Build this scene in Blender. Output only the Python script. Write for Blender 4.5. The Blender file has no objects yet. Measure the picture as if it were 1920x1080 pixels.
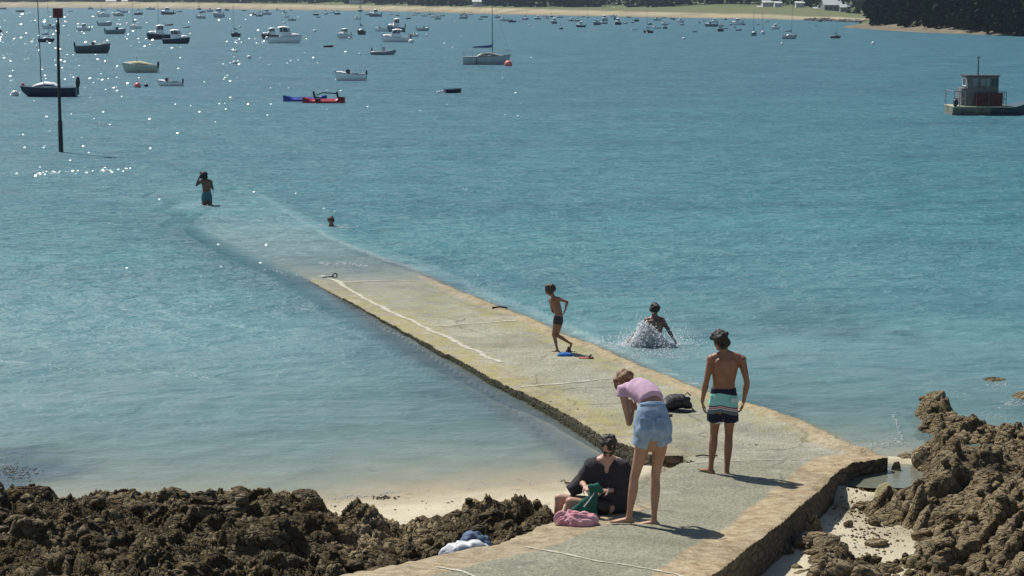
import bpy, bmesh, math, random
import numpy as np
from mathutils import Vector, Matrix
R = math.radians
random.seed(7); rng = np.random.default_rng(7)
SC = bpy.context.scene
COL = SC.collection
# ---------------------------------------------------------------- camera, sky, sun, exposure
HCAM, FPX = 6.2, 3600.0
PITCH = math.atan(540 / FPX)
cam_data = bpy.data.cameras.new('camera'); cam = bpy.data.objects.new('camera', cam_data); COL.objects.link(cam)
cam.location = (0, 0, HCAM); cam.rotation_euler = (math.pi / 2 - PITCH, 0, 0)
cam_data.sensor_width = 36; cam_data.lens = 36 * FPX / 1920; cam_data.clip_end = 12000; cam_data.clip_start = .1
SC.camera = cam
SUN_EL, SUN_AZ = R(56), R(-42)          # azimuth measured from +Y (away from the viewer), negative = left
sd = Vector((math.sin(SUN_AZ) * math.cos(SUN_EL), math.cos(SUN_AZ) * math.cos(SUN_EL), math.sin(SUN_EL)))
world = bpy.data.worlds.new('World'); SC.world = world; world.use_nodes = True
wn = world.node_tree.nodes; wl = world.node_tree.links
bg = wn['Background']; sky = wn.new('ShaderNodeTexSky'); sky.sky_type = 'NISHITA'; sky.sun_disc = False
sky.sun_elevation = SUN_EL; sky.sun_rotation = SUN_AZ; sky.air_density = 1.0; sky.dust_density = .6; sky.ozone_density = 2.0
wl.new(sky.outputs[0], bg.inputs[0]); bg.inputs[1].default_value = .07
sun_data = bpy.data.lights.new('sun', 'SUN'); sun_data.energy = 4.8; sun_data.angle = R(.5); sun_data.color = (1, .95, .86)
sun = bpy.data.objects.new('sun', sun_data); COL.objects.link(sun)
sun.rotation_euler = sd.to_track_quat('Z', 'Y').to_euler()
SC.view_settings.view_transform = 'Standard'; SC.view_settings.look = 'None'
SC.view_settings.exposure = 0.20; SC.view_settings.gamma = 1
SC.render.engine = 'CYCLES'; SC.cycles.max_bounces = 5; SC.cycles.transparent_max_bounces = 8
SC.cycles.diffuse_bounces = 2; SC.cycles.glossy_bounces = 2; SC.cycles.volume_bounces = 0
SC.cycles.sample_clamp_indirect = 4

def ray(px, py):
    c, s = math.cos(PITCH), math.sin(PITCH); u = (px - 960); v = -(py - 540)
    return Vector((u, FPX * c + v * s, -FPX * s + v * c))
def at(px, py, z=0.0):
    d = ray(px, py); t = (z - HCAM) / d.z
    return Vector((0, 0, HCAM)) + d * t
def atd(px, py, Y):
    """point on the pixel's ray at forward distance Y"""
    d = ray(px, py); return Vector((0, 0, HCAM)) + d * (Y / d.y)
def pxm(p):
    """pixels (of the 1920 frame) per metre at a point"""
    c, s = math.cos(PITCH), math.sin(PITCH)
    return FPX / (p.y * c + (HCAM - p.z) * s)

# ---------------------------------------------------------------- materials
MATS = {}
def srgb(r, g, b):
    f = lambda c: (c / 255 / 12.92) if c / 255 <= .04045 else ((c / 255 + .055) / 1.055) ** 2.4
    return (f(r), f(g), f(b), 1)
def mat(name, col, rough=.6, var=.15, scale=6, metal=0, spec=.5, bump=0, bscale=40, col2=None, detail=4):
    """procedural principled: noise-varied colour, optional bump"""
    if name in MATS: return MATS[name]
    m = bpy.data.materials.new(name); m.use_nodes = True; n = m.node_tree.nodes; l = m.node_tree.links
    p = n['Principled BSDF']; tc = n.new('ShaderNodeTexCoord')
    nz = n.new('ShaderNodeTexNoise'); nz.inputs['Scale'].default_value = scale; nz.inputs['Detail'].default_value = detail
    l.new(tc.outputs['Object'], nz.inputs['Vector'])
    cr = n.new('ShaderNodeValToRGB'); c = list(col)[:3]
    c2 = list(col2)[:3] if col2 else [min(1, x * (1 + var)) for x in c]
    c1 = c if col2 else [x * (1 - var) for x in c]
    cr.color_ramp.elements[0].color = (*c1, 1); cr.color_ramp.elements[1].color = (*c2, 1)
    cr.color_ramp.elements[0].position = .35; cr.color_ramp.elements[1].position = .65
    l.new(nz.outputs[0], cr.inputs[0]); l.new(cr.outputs[0], p.inputs['Base Color'])
    p.inputs['Roughness'].default_value = rough; p.inputs['Metallic'].default_value = metal
    p.inputs['Specular IOR Level'].default_value = spec
    if bump:
        b = n.new('ShaderNodeBump'); b.inputs['Distance'].default_value = bump; nb = n.new('ShaderNodeTexNoise')
        nb.inputs['Scale'].default_value = bscale; nb.inputs['Detail'].default_value = 5
        l.new(tc.outputs['Object'], nb.inputs['Vector']); l.new(nb.outputs[0], b.inputs['Height']); l.new(b.outputs[0], p.inputs['Normal'])
    MATS[name] = m; return m

class NT:
    """small node helper"""
    def __init__(s, name):
        s.m = bpy.data.materials.new(name); s.m.use_nodes = True; s.n = s.m.node_tree.nodes; s.l = s.m.node_tree.links
        s.out = s.n['Material Output']; s.p = s.n['Principled BSDF']; s.tc = s.n.new('ShaderNodeTexCoord').outputs['Object']
    def node(s, t, **kw):
        x = s.n.new(t)
        for k, v in kw.items(): setattr(x, k, v)
        return x
    def setin(s, nd, k, v):
        if hasattr(v, 'is_linked') or hasattr(v, 'links'): s.l.new(v, nd.inputs[k])
        else: nd.inputs[k].default_value = v
    def noise(s, scale, detail=4, rough=.5, vec=None, dist=0, kind='FBM'):
        x = s.node('ShaderNodeTexNoise'); s.setin(x, 'Vector', vec or s.tc); s.setin(x, 'Scale', scale); s.setin(x, 'Detail', detail)
        s.setin(x, 'Roughness', rough); s.setin(x, 'Distortion', dist); return x.outputs[0]
    def vor(s, scale, feature='F1', vec=None, out=0, rnd=1):
        x = s.node('ShaderNodeTexVoronoi', feature=feature); s.setin(x, 'Vector', vec or s.tc); s.setin(x, 'Scale', scale)
        s.setin(x, 'Randomness', rnd); return x.outputs[out]
    def mapping(s, scale=(1, 1, 1), rot=(0, 0, 0), loc=(0, 0, 0)):
        x = s.node('ShaderNodeMapping'); s.setin(x, 'Vector', s.tc); x.inputs['Scale'].default_value = scale
        x.inputs['Rotation'].default_value = rot; x.inputs['Location'].default_value = loc; return x.outputs[0]
    def math(s, op, a, b=0.0, clamp=False):
        x = s.node('ShaderNodeMath', operation=op); x.use_clamp = clamp; s.setin(x, 0, a)
        if b is not None: s.setin(x, 1, b)
        return x.outputs[0]
    def ramp(s, fac, stops, interp='LINEAR'):
        x = s.node('ShaderNodeValToRGB'); s.l.new(fac, x.inputs[0]); cr = x.color_ramp; cr.interpolation = interp
        while len(cr.elements) < len(stops): cr.elements.new(.5)
        for e, (p, c) in zip(cr.elements, stops):
            e.position = p; e.color = c if isinstance(c, (tuple, list)) and len(c) == 4 else ((*c, 1) if isinstance(c, (tuple, list)) else (c, c, c, 1))
        return x.outputs[0]
    def mix(s, fac, a, b, kind='MIX'):
        x = s.node('ShaderNodeMix', data_type='RGBA', blend_type=kind); s.setin(x, 0, fac)
        for k, v in ((6, a), (7, b)):
            if isinstance(v, (tuple, list)): x.inputs[k].default_value = v if len(v) == 4 else (*v, 1)
            else: s.l.new(v, x.inputs[k])
        return x.outputs[2]
    def attr(s, name):
        x = s.node('ShaderNodeAttribute', attribute_name=name); return x.outputs['Fac']
    def bump(s, height, dist, strength=1, normal=None, fw=None):
        x = s.node('ShaderNodeBump')
        if fw and 'Filter Width' in x.inputs: x.inputs['Filter Width'].default_value = fw
        s.setin(x, 'Height', height); s.setin(x, 'Distance', dist); s.setin(x, 'Strength', strength)
        if normal: s.l.new(normal, x.inputs['Normal'])
        return x.outputs[0]
    def fin(s, col, rough=.8, normal=None, spec=.3):
        if isinstance(col, (tuple, list)): s.p.inputs['Base Color'].default_value = col
        else: s.l.new(col, s.p.inputs['Base Color'])
        s.setin(s.p, 'Roughness', rough); s.setin(s.p, 'Specular IOR Level', spec)
        if normal: s.l.new(normal, s.p.inputs['Normal'])
        MATS[s.m.name] = s.m; return s.m

# ---------------------------------------------------------------- numpy noise
def _hash(ix, iy, k):
    h = (ix.astype(np.int64) * 374761393 + iy.astype(np.int64) * 668265263 + k * 974634777) & 0xffffffff
    h = ((h ^ (h >> 13)) * 1274126177) & 0xffffffff; h = (h ^ (h >> 16)) & 0xffffffff
    h = (h * 2246822519) & 0xffffffff; h ^= h >> 15
    return (h & 0xffffff) / float(0xffffff)
def vnoise(x, y, k=0):
    ix, iy = np.floor(x), np.floor(y); fx, fy = x - ix, y - iy
    fx = fx * fx * (3 - 2 * fx); fy = fy * fy * (3 - 2 * fy)
    a, b, c, d = _hash(ix, iy, k), _hash(ix + 1, iy, k), _hash(ix, iy + 1, k), _hash(ix + 1, iy + 1, k)
    return (a * (1 - fx) + b * fx) * (1 - fy) + (c * (1 - fx) + d * fx) * fy
def fbm(x, y, k=0, o=4):
    s, a, t = 0, .5, 0
    for i in range(o):
        s = s + a * vnoise(x * 2 ** i, y * 2 ** i, k + i * 17); t += a; a *= .5
    return s / t
def voro(x, y, k=0):
    """F1, F2, cell random, offset to the cell point"""
    ix, iy = np.floor(x), np.floor(y)
    f1 = np.full(x.shape, 9.); f2 = np.full(x.shape, 9.); r = np.zeros(x.shape); ox = np.zeros(x.shape); oy = np.zeros(x.shape)
    for dx in (-1, 0, 1):
        for dy in (-1, 0, 1):
            cx, cy = ix + dx, iy + dy
            px = cx + _hash(cx, cy, k); py = cy + _hash(cx, cy, k + 1)
            d = np.hypot(px - x, py - y); near = d < f1
            f2 = np.where(near, f1, np.minimum(f2, d)); r = np.where(near, _hash(cx, cy, k + 2), r)
            ox = np.where(near, x - px, ox); oy = np.where(near, y - py, oy); f1 = np.where(near, d, f1)
    return f1, f2, r, ox, oy
def polydist(X, Y, poly):
    """signed distance to polygon, positive inside"""
    P = np.array([(p[0], p[1]) for p in poly], float); n = len(P); d = np.full(X.shape, 1e9); ins = np.zeros(X.shape, bool)
    for i in range(n):
        a, b = P[i], P[(i + 1) % n]; e = b - a; L = e @ e
        if L == 0: continue
        t = np.clip(((X - a[0]) * e[0] + (Y - a[1]) * e[1]) / L, 0, 1)
        d = np.minimum(d, np.hypot(X - a[0] - t * e[0], Y - a[1] - t * e[1]))
        if a[1] != b[1]:
            c = (a[1] > Y) != (b[1] > Y); xi = (b[0] - a[0]) * (Y - a[1]) / (b[1] - a[1]) + a[0]; ins ^= c & (X < xi)
    return np.where(ins, d, -d)
def sstep(a, b, x):
    t = np.clip((x - a) / (b - a), 0, 1); return t * t * (3 - 2 * t)

# ---------------------------------------------------------------- objects
def put(o, parent=None):
    COL.objects.link(o)
    if parent is not None: o.parent = parent
    return o
def tag(o, label=None, cat=None, group=None, kind=None):
    if label: o['label'] = label
    if cat: o['category'] = cat
    if group: o['group'] = group
    if kind: o['kind'] = kind
    return o
def empty(name, loc=(0, 0, 0), rz=0, label=None, cat=None, group=None):
    o = bpy.data.objects.new(name, None); put(o); o.location = loc; o.rotation_euler.z = rz; o.empty_display_size = .2
    return tag(o, label, cat, group)
def mesh_from(name, V, F, m, parent=None, smooth=True, attrs=None):
    me = bpy.data.meshes.new(name)
    V = np.asarray(V, dtype=np.float32); me.from_pydata(V.tolist() if not isinstance(F, np.ndarray) else [], [], F if not isinstance(F, np.ndarray) else [])
    if isinstance(F, np.ndarray):
        nf, k = F.shape; me.vertices.add(len(V)); me.vertices.foreach_set('co', V.ravel())
        me.loops.add(nf * k); me.loops.foreach_set('vertex_index', F.astype(np.int32).ravel())
        me.polygons.add(nf); me.polygons.foreach_set('loop_start', np.arange(0, nf * k, k, dtype=np.int32))
        me.update(calc_edges=True); me.validate()
    me.materials.append(m)
    if smooth: me.polygons.foreach_set('use_smooth', [True] * len(me.polygons))
    for k, v in (attrs or {}).items():
        a = me.attributes.new(k, 'FLOAT', 'POINT'); a.data.foreach_set('value', np.asarray(v, np.float32))
    me.update(); o = bpy.data.objects.new(name, me); return put(o, parent)
def gridmesh(name, X, Y, Z, m, parent=None, mask=None, attrs=None, smooth=True):
    ny, nx = X.shape; idx = np.arange(nx * ny).reshape(ny, nx)
    F = np.stack([idx[:-1, :-1], idx[:-1, 1:], idx[1:, 1:], idx[1:, :-1]], -1).reshape(-1, 4)
    V = np.stack([X, Y, Z], -1).reshape(-1, 3)
    at_ = {k: np.asarray(v).ravel() for k, v in (attrs or {}).items()}
    if mask is not None:
        F = F[mask.ravel()]; used = np.unique(F); re = np.full(len(V), -1); re[used] = np.arange(len(used)); F = re[F]; V = V[used]
        at_ = {k: v[used] for k, v in at_.items()}
    return mesh_from(name, V, F, m, parent, smooth, at_)

class MB:
    """collects shapes for ONE mesh"""
    def __init__(s): s.v, s.f = [], []
    def add(s, V, F):
        o = len(s.v); s.v += [tuple(v) for v in V]; s.f += [tuple(i + o for i in f) for f in F]; return s
    def box(s, c, size, rz=0, taper=1, rx=0, ry=0, shear=0):
        hx, hy, hz = [q / 2 for q in size]; M = Matrix.Rotation(rz, 3, 'Z') @ Matrix.Rotation(ry, 3, 'Y') @ Matrix.Rotation(rx, 3, 'X')
        V = []
        for z, k in ((-hz, 1), (hz, taper)):
            for x, y in ((-hx, -hy), (hx, -hy), (hx, hy), (-hx, hy)):
                V.append(Vector(c) + M @ Vector((x * k + (shear if z > 0 else 0), y * k, z)))
        return s.add(V, [(3, 2, 1, 0), (4, 5, 6, 7), (0, 1, 5, 4), (1, 2, 6, 5), (2, 3, 7, 6), (3, 0, 4, 7)])
    def loft(s, pts, rads, side=None, n=14, cap='round', close=True):
        """elliptical sections along pts; rads = r or (rside, rother); side = vector of the first radius"""
        P = [Vector(p) for p in pts]; rads = [(r, r) if isinstance(r, (int, float)) else tuple(r) for r in rads]
        if cap == 'round':
            d0 = (P[1] - P[0]).normalized(); d1 = (P[-1] - P[-2]).normalized(); r0, r1 = rads[0], rads[-1]
            a = []; b = []
            for t in (80, 60, 35):
                k = math.cos(R(t)); h = math.sin(R(t))
                a.append((P[0] - d0 * min(r0) * h, (r0[0] * k, r0[1] * k))); b.insert(0, (P[-1] + d1 * min(r1) * h, (r1[0] * k, r1[1] * k)))
            P = [q[0] for q in a] + P + [q[0] for q in b]; rads = [q[1] for q in a] + rads + [q[1] for q in b]
        V = []; prev = None
        for i, p in enumerate(P):
            t = (P[min(i + 1, len(P) - 1)] - P[max(i - 1, 0)]).normalized()
            sd_ = Vector(side) if side is not None else (prev or (Vector((1, 0, 0)) if abs(t.x) < .8 else Vector((0, 1, 0))))
            u = (sd_ - t * sd_.dot(t))
            u = u.normalized() if u.length > 1e-4 else t.orthogonal().normalized(); prev = u; w = t.cross(u)
            for k in range(n):
                a_ = 2 * math.pi * k / n; V.append(p + u * (math.cos(a_) * rads[i][0]) + w * (math.sin(a_) * rads[i][1]))
        F = []
        for i in range(len(P) - 1):
            for k in range(n): F.append((i * n + k, i * n + (k + 1) % n, (i + 1) * n + (k + 1) % n, (i + 1) * n + k))
        if close: F.append(tuple(range(n - 1, -1, -1))); F.append(tuple((len(P) - 1) * n + k for k in range(n)))
        return s.add(V, F)
    def tube(s, a, b, r, r2=None, n=8): return s.loft([a, b], [r, r if r2 is None else r2], n=n, cap='flat')
    def wire(s, pts, r, n=6): return s.loft(pts, [r] * len(pts), n=n, cap='flat')
    def ell(s, c, r, M=None, n=16, m=10, noise=0, seed=0):
        c = Vector(c); r = (r, r, r) if isinstance(r, (int, float)) else r; V = []; F = []; rr = random.Random(seed)
        for i in range(m + 1):
            th = math.pi * i / m
            for k in range(n if 0 < i < m else 1):
                ph = 2 * math.pi * k / n; q = 1 + (rr.random() - .5) * noise
                v = Vector((math.sin(th) * math.cos(ph) * r[0] * q, math.sin(th) * math.sin(ph) * r[1] * q, math.cos(th) * r[2] * q))
                V.append(c + (M @ v if M else v))
        row = lambda i, k: 0 if i == 0 else (len(V) - 1 if i == m else 1 + (i - 1) * n + k % n)
        for i in range(m):
            for k in range(n):
                q = [row(i, k), row(i + 1, k), row(i + 1, k + 1), row(i, k + 1)]; q2 = []
                for a in q:
                    if a not in q2: q2.append(a)
                if len(q2) > 2: F.append(tuple(q2))
        return s.add(V, F)
    def prism(s, poly, h, axis='z', off=0):
        """poly of (a,b) extruded by h along axis starting at off"""
        n = len(poly)
        f = {'z': lambda a, b, t: (a, b, t), 'y': lambda a, b, t: (a, t, b), 'x': lambda a, b, t: (t, a, b)}[axis]
        V = [f(a, b, off) for a, b in poly] + [f(a, b, off + h) for a, b in poly]
        return s.add(V, [tuple(range(n - 1, -1, -1)), tuple(range(n, 2 * n))] + [(i, (i + 1) % n, n + (i + 1) % n, n + i) for i in range(n)])
    def build(s, name, m, parent=None, smooth=False, loc=None, label=None):
        me = bpy.data.meshes.new(name); me.from_pydata(s.v, [], s.f); me.materials.append(m)
        bm = bmesh.new(); bm.from_mesh(me); bmesh.ops.recalc_face_normals(bm, faces=bm.faces); bm.to_mesh(me); bm.free()
        if smooth:
            me.polygons.foreach_set('use_smooth', [True] * len(me.polygons))
            me.set_sharp_from_angle(angle=R(smooth if smooth is not True else 50))
        o = bpy.data.objects.new(name, me); put(o, parent)
        if loc is not None: o.location = loc
        if label: o['label'] = label
        return o
    def organic(s, name, m, parent=None, voxel=.012, smooth=4, attrs=None, disp=0, dsc=8, label=None):
        """union of the shapes as one smooth skin (voxel remesh + smoothing), baked"""
        me = bpy.data.meshes.new('tmp'); me.from_pydata(s.v, [], s.f)
        bm = bmesh.new(); bm.from_mesh(me); bmesh.ops.recalc_face_normals(bm, faces=bm.faces); bm.to_mesh(me); bm.free()
        o = bpy.data.objects.new('tmp', me); COL.objects.link(o)
        r = o.modifiers.new('r', 'REMESH'); r.mode = 'VOXEL'; r.voxel_size = voxel
        if smooth:
            q = o.modifiers.new('s', 'SMOOTH'); q.iterations = smooth; q.factor = .5
        dg = bpy.context.evaluated_depsgraph_get(); dg.update()
        me2 = bpy.data.meshes.new_from_object(o.evaluated_get(dg)); COL.objects.unlink(o); bpy.data.objects.remove(o); bpy.data.meshes.remove(me)
        me2.name = name; me2.materials.clear(); me2.materials.append(m)
        if disp:
            n_ = len(me2.vertices); co = np.zeros(n_ * 3, np.float32); me2.vertices.foreach_get('co', co); co = co.reshape(-1, 3)
            no = np.zeros(n_ * 3, np.float32); me2.vertices.foreach_get('normal', no); no = no.reshape(-1, 3)
            h = fbm(co[:, 0] * dsc + co[:, 2] * dsc * .7 + 30, co[:, 1] * dsc - co[:, 2] * dsc * .6 + 50, 5, 3) - .5
            co += no * (h * disp)[:, None]; me2.vertices.foreach_set('co', co.ravel())
        me2.polygons.foreach_set('use_smooth', [True] * len(me2.polygons)); me2.update()
        ob = bpy.data.objects.new(name, me2); put(ob, parent)
        if label: ob['label'] = label
        return ob
def copy_tree(o, parent=None):
    kids = KIDS.get(o.name) or [c for c in COL.objects if c.parent == o]
    KIDS[o.name] = kids
    c = o.copy(); COL.objects.link(c); c.parent = parent
    for k in kids: copy_tree(k, c)
    return c
KIDS = {}
# ================================================================ THE SETTING
# jetty level as a function of forward distance
_JY = np.array([10, 15.5, 17.2, 19, 20.5, 22, 23.5, 26, 30, 36, 42, 50, 58, 70, 90])
_JZ = np.array([1.35, 1.08, .92, .74, .60, .47, .37, .24, .15, .08, .01, -.22, -.55, -1.15, -2.2])
def jz(Y): return np.interp(Y, _JY, _JZ)
def atj(px, py, dz=0):
    p = at(px, py, .4)
    for _ in range(12): p = at(px, py, float(jz(p.y)) + dz)
    return p
# outlines traced as places on the ground
SLIP_L = [(190, 372), (300, 420), (420, 470), (560, 517), (640, 558), (700, 588), (780, 632), (850, 668), (915, 702), (980, 733), (1040, 764), (1100, 797), (1160, 828), (1222, 850)]
SLIP_R = [(420, 380), (520, 420), (620, 462), (700, 488), (780, 512), (860, 546), (940, 576), (985, 594), (1060, 628), (1130, 653), (1200, 688), (1260, 709), (1320, 735), (1400, 757), (1450, 770), (1500, 790), (1527, 806)]
RAMP_R = [(1567, 829), (1610, 845), (1668, 854), (1602, 863), (1567, 886), (1509, 940), (1450, 988), (1400, 1025), (1342, 1070), (1200, 1175)]
RAMP_L = [(500, 1175), (560, 1110), (636, 1078), (700, 1068), (816, 1041), (870, 1030), (929, 1017), (980, 1000), (1030, 980), (1075, 968), (1130, 948), (1180, 915), (1250, 878), (1287, 861)]
pj = lambda L: [atj(*p) for p in L]
JPOLY = pj(SLIP_L) + pj(RAMP_L[::-1]) [:0] + []
JPOLY = pj(SLIP_L) + [atj(1281, 852), atj(1287, 861)] + pj(RAMP_L[::-1][1:]) + pj(RAMP_R[::-1]) + pj(SLIP_R[::-1])
JL = pj(SLIP_L); JR = pj(SLIP_R)

# ground level: seabed, beach, land
SH = [at(-300, 965), at(0, 965), at(300, 960), at(540, 952), at(620, 937), at(740, 925), at(900, 915), at(1050, 906), at(1180, 893)]
SHX = np.array([p.x for p in SH] + [3.6, 4.1, 5.2, 8, 14]); SHY = np.array([p.y for p in SH] + [24.6, 25.0, 25.1, 24.5, 22])
def ground(X, Y):
    ys = np.interp(X, SHX, SHY); t = Y - ys
    z = np.where(t < 0, -t * .055, -t * .032 - np.maximum(t - 10, 0) * .004)
    z = np.where(t < -6, .33 + (-t - 6) * .1, z)
    rt = sstep(3.2, 4.2, X) * (Y < 26)                       # low sandy gully right of the ramp wall
    z = np.where(rt > 0, z * (1 - rt) + rt * np.where(t < 0, np.minimum(-t * .018 - .03, .1), z), z)
    pr_ = np.hypot((X - 4.75) / 1.0, (Y - 24.15) / 1.05) + (fbm(X * 2, Y * 2, 31, 3) - .5) * .4; z = np.where(pr_ < 1.1, np.maximum(z, .17 * sstep(1.1, .95, pr_)), z); z = z - .13 * sstep(.9, .6, pr_)
    z = z + .34 * sstep(1.15, .35, np.hypot((X - 1.7), (Y - 23.15) * .8)) * (X < 3)
    z += (fbm(X * .35, Y * .35, 3, 3) - .5) * .10 * sstep(0, 8, np.abs(t)) + (fbm(X * 2.2, Y * 2.2, 9, 3) - .5) * .025
    return np.clip(z, -9, 30)

# ---- far shore line: (px, water's edge y, beach top y, grass top y)
FAR = [(-420, 13.5, 6, 5), (0, 14, 5.5, 4.5), (240, 15.5, 4.5, 4), (480, 18, 8, 5.5), (720, 20.5, 11.5, 8), (960, 27, 16.5, 13), (1200, 31.5, 23, 13), (1440, 35.5, 28, 12), (1520, 37.5, 33, 14), (1600, 40, 36, 25), (1640, 42.5, 38, 28), (1700, 44, 40, 30), (2500, 47, 40, 32)]
def far_profile(px):
    a = np.array(FAR, float); return [np.interp(px, a[:, 0], a[:, k]) for k in (1, 2, 3)]
SPITY = [(1572, 50.5), (1610, 53.5), (1663, 57), (1720, 60), (1778, 62), (1850, 64.5), (1915, 66.5), (2050, 70), (2300, 78)]
SPITB = [(1600, 43), (1640, 41.5), (1686, 49.5), (1730, 53.5), (1778, 56), (1850, 60), (1915, 63.5), (2050, 67), (2300, 74)]

# ---- water
bxs = np.unique(np.concatenate([np.arange(-9, 11, .09), np.linspace(-60, -9, 40), np.linspace(11, 60, 40)]))
bys = np.concatenate([np.arange(17, 62, .12), np.geomspace(62, 3000, 90)])
XX, YY = np.meshgrid(bxs, bys); kx = np.maximum(1, (YY * .36 + 12) / 60); XX = np.where(YY > 62, XX * np.interp(YY, [62, 200, 3000], [1, 1.6, 24]), XX)
G = ground(XX, YY); jd = polydist(XX, YY, [(p.x, p.y) for p in JPOLY])
jb = sstep(-.75, .12, jd); depth = -(G * (1 - jb) + np.maximum(G, jz(YY)) * jb)
# weed beds darken the bottom; shade along the slip's left side is painted in
weed = sstep(.50, .66, fbm(XX * .33 + 4, YY * .22, 41, 4)) * sstep(2.2, 4.5, XX) * sstep(22, 26, YY) * sstep(42, 32, YY) * .95
wp = at(20, 885); weed = np.maximum(weed, sstep(1.3, .3, np.hypot((XX - wp.x) , (YY - wp.y) * .6) + (fbm(XX * 2, YY * 2, 5) - .5) * 1.2))
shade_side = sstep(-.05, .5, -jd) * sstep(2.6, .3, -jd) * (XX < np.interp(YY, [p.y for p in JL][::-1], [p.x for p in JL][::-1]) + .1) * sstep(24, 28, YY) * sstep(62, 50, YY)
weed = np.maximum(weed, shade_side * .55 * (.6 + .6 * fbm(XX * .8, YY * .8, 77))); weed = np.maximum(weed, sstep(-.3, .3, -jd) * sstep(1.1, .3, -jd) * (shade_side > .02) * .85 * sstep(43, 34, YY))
w = NT('sea_water')
dep = w.attr('depth'); wd = w.attr('weed')
mv = w.mapping(scale=(.55, 1, 1), rot=(0, 0, R(12))); mv2 = w.mapping(scale=(.7, 1, 1), rot=(0, 0, R(-20)))
patch = w.noise(.05, 4, .6, vec=mv)
h1 = w.noise(.55, 3, .55, vec=mv); h2 = w.noise(2.4, 4, .6, vec=mv2, dist=.6); h3 = w.noise(11, 3, .6, vec=mv)
gsy = w.node('ShaderNodeSeparateXYZ'); w.l.new(w.tc, gsy.inputs[0])
def ymap(a, b, c, d):
    x = w.node('ShaderNodeMapRange'); w.l.new(gsy.outputs[1], x.inputs[0])
    for i_, v_ in enumerate((a, b, c, d)): x.inputs[1 + i_].default_value = v_
    return x.outputs[0]
ncalm = ymap(24, 46, .30, 1)
hh = w.math('ADD', w.math('MULTIPLY', h1, .55), w.math('MULTIPLY', w.math('ADD', w.math('MULTIPLY', h2, .38), w.math('MULTIPLY', h3, .095)), ncalm))
calm = w.math('ADD', w.math('MULTIPLY', w.math('MULTIPLY', dep, 1.2, True), .75), .25)
h0 = w.noise(.16, 3, .6, vec=mv, dist=.4); hh = w.math('ADD', hh, w.math('MULTIPLY', h0, 1.3))
hh = w.math('MULTIPLY', hh, calm)
# rare steep wavelets carry the sun glints
def spikes(sc, hgt, lo):
    g_ = w.noise(sc, 2, .5, vec=mv2); return w.math('MULTIPLY', w.math('POWER', w.math('MULTIPLY', w.math('SUBTRACT', g_, lo, True), 4.0), 1.5), hgt)
glm = w.math('MULTIPLY', w.math('SUBTRACT', w.noise(.35, 4, .65, vec=mv), .46, True), 4.0)
def glint(sc, rad, amp, thr):
    v = w.node('ShaderNodeTexVoronoi'); w.setin(v, 'Vector', w.tc); w.setin(v, 'Scale', sc); sx = w.node('ShaderNodeSeparateColor'); w.l.new(v.outputs['Color'], sx.inputs[0])
    q_ = w.math('DIVIDE', v.outputs['Distance'], rad * sc); return w.math('MULTIPLY', w.math('MULTIPLY', w.math('SUBTRACT', 1.0, w.math('MULTIPLY', q_, q_), True), amp), w.math('GREATER_THAN', sx.outputs[0], thr))
gp_ = w.math('ADD', w.math('MULTIPLY', glint(.9, .17, .064, .93), ymap(38, 60, 0, 1)), w.math('MULTIPLY', glint(.34, .55, .20, .90), ymap(75, 130, 0, 1)))
hs_ = w.math('ADD', w.math('MULTIPLY', hh, .35), w.math('MULTIPLY', gp_, w.math('GREATER_THAN', glm, -.2))); nrs = w.bump(hs_, 1.0, 1.0, fw=.02)
nrm = w.bump(hh, 1.0, .85, fw=.02)
body = w.ramp(w.math('MULTIPLY', dep, .25, True), [(0, (.26, .35, .33)), (.035, (.165, .305, .315)), (.12, (.080, .230, .248)), (.28, (.040, .165, .195)), (1, (.031, .128, .175))])
streak = w.noise(1.0, 4, .65, vec=w.mapping(scale=(.035, .16, 1), rot=(0, 0, R(4))))
body = w.mix(w.math('MULTIPLY', w.ramp(streak, [(.35, 0), (.7, 1)]), .55), body, (.016, .085, .13, 1))
body = w.mix(w.math('MULTIPLY', w.ramp(h2, [(.45, 0), (.75, 1)]), .45), body, (.015, .075, .11, 1))
def rip_shade(sc, g, k): return w.math('MULTIPLY', w.math('SUBTRACT', w.ramp(w.noise(sc, 3, .6, vec=mv2 if g else mv, dist=.5), [(.34, 0), (.66, 1)]), .5), k)  # light and dark of the ripple faces, painted into the body colour
rsum = w.math('ADD', w.math('MULTIPLY', rip_shade(2.6, 0, .5), ymap(70, 45, 0, 1)), w.math('ADD', w.math('MULTIPLY', rip_shade(1.0, 1, .7), ymap(30, 60, .25, 1)), w.math('MULTIPLY', rip_shade(.34, 0, .8), ymap(90, 200, 0, 1))))
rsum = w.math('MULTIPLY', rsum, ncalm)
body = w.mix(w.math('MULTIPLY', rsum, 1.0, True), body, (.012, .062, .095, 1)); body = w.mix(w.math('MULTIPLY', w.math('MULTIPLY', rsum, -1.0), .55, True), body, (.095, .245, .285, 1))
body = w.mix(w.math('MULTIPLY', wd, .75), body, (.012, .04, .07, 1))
dif = w.node('ShaderNodeBsdfDiffuse'); w.l.new(body, dif.inputs[0]); w.l.new(w.bump(hh, 1.0, .5, fw=.02), dif.inputs['Normal'])
tr = w.node('ShaderNodeBsdfTransparent'); w.l.new(w.ramp(dep, [(0, (1, 1, 1)), (.12, (.62, .84, .88)), (.9, (.35, .72, .78))]), tr.inputs[0])
opa = w.math('SUBTRACT', 1.0, w.math('POWER', 2.718, w.math('MULTIPLY', dep, -6.0)), True)
opa = w.math('MAXIMUM', opa, w.math('MULTIPLY', wd, .8))
m1 = w.node('ShaderNodeMixShader'); w.l.new(opa, m1.inputs[0]); w.l.new(tr.outputs[0], m1.inputs[1]); w.l.new(dif.outputs[0], m1.inputs[2])
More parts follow.
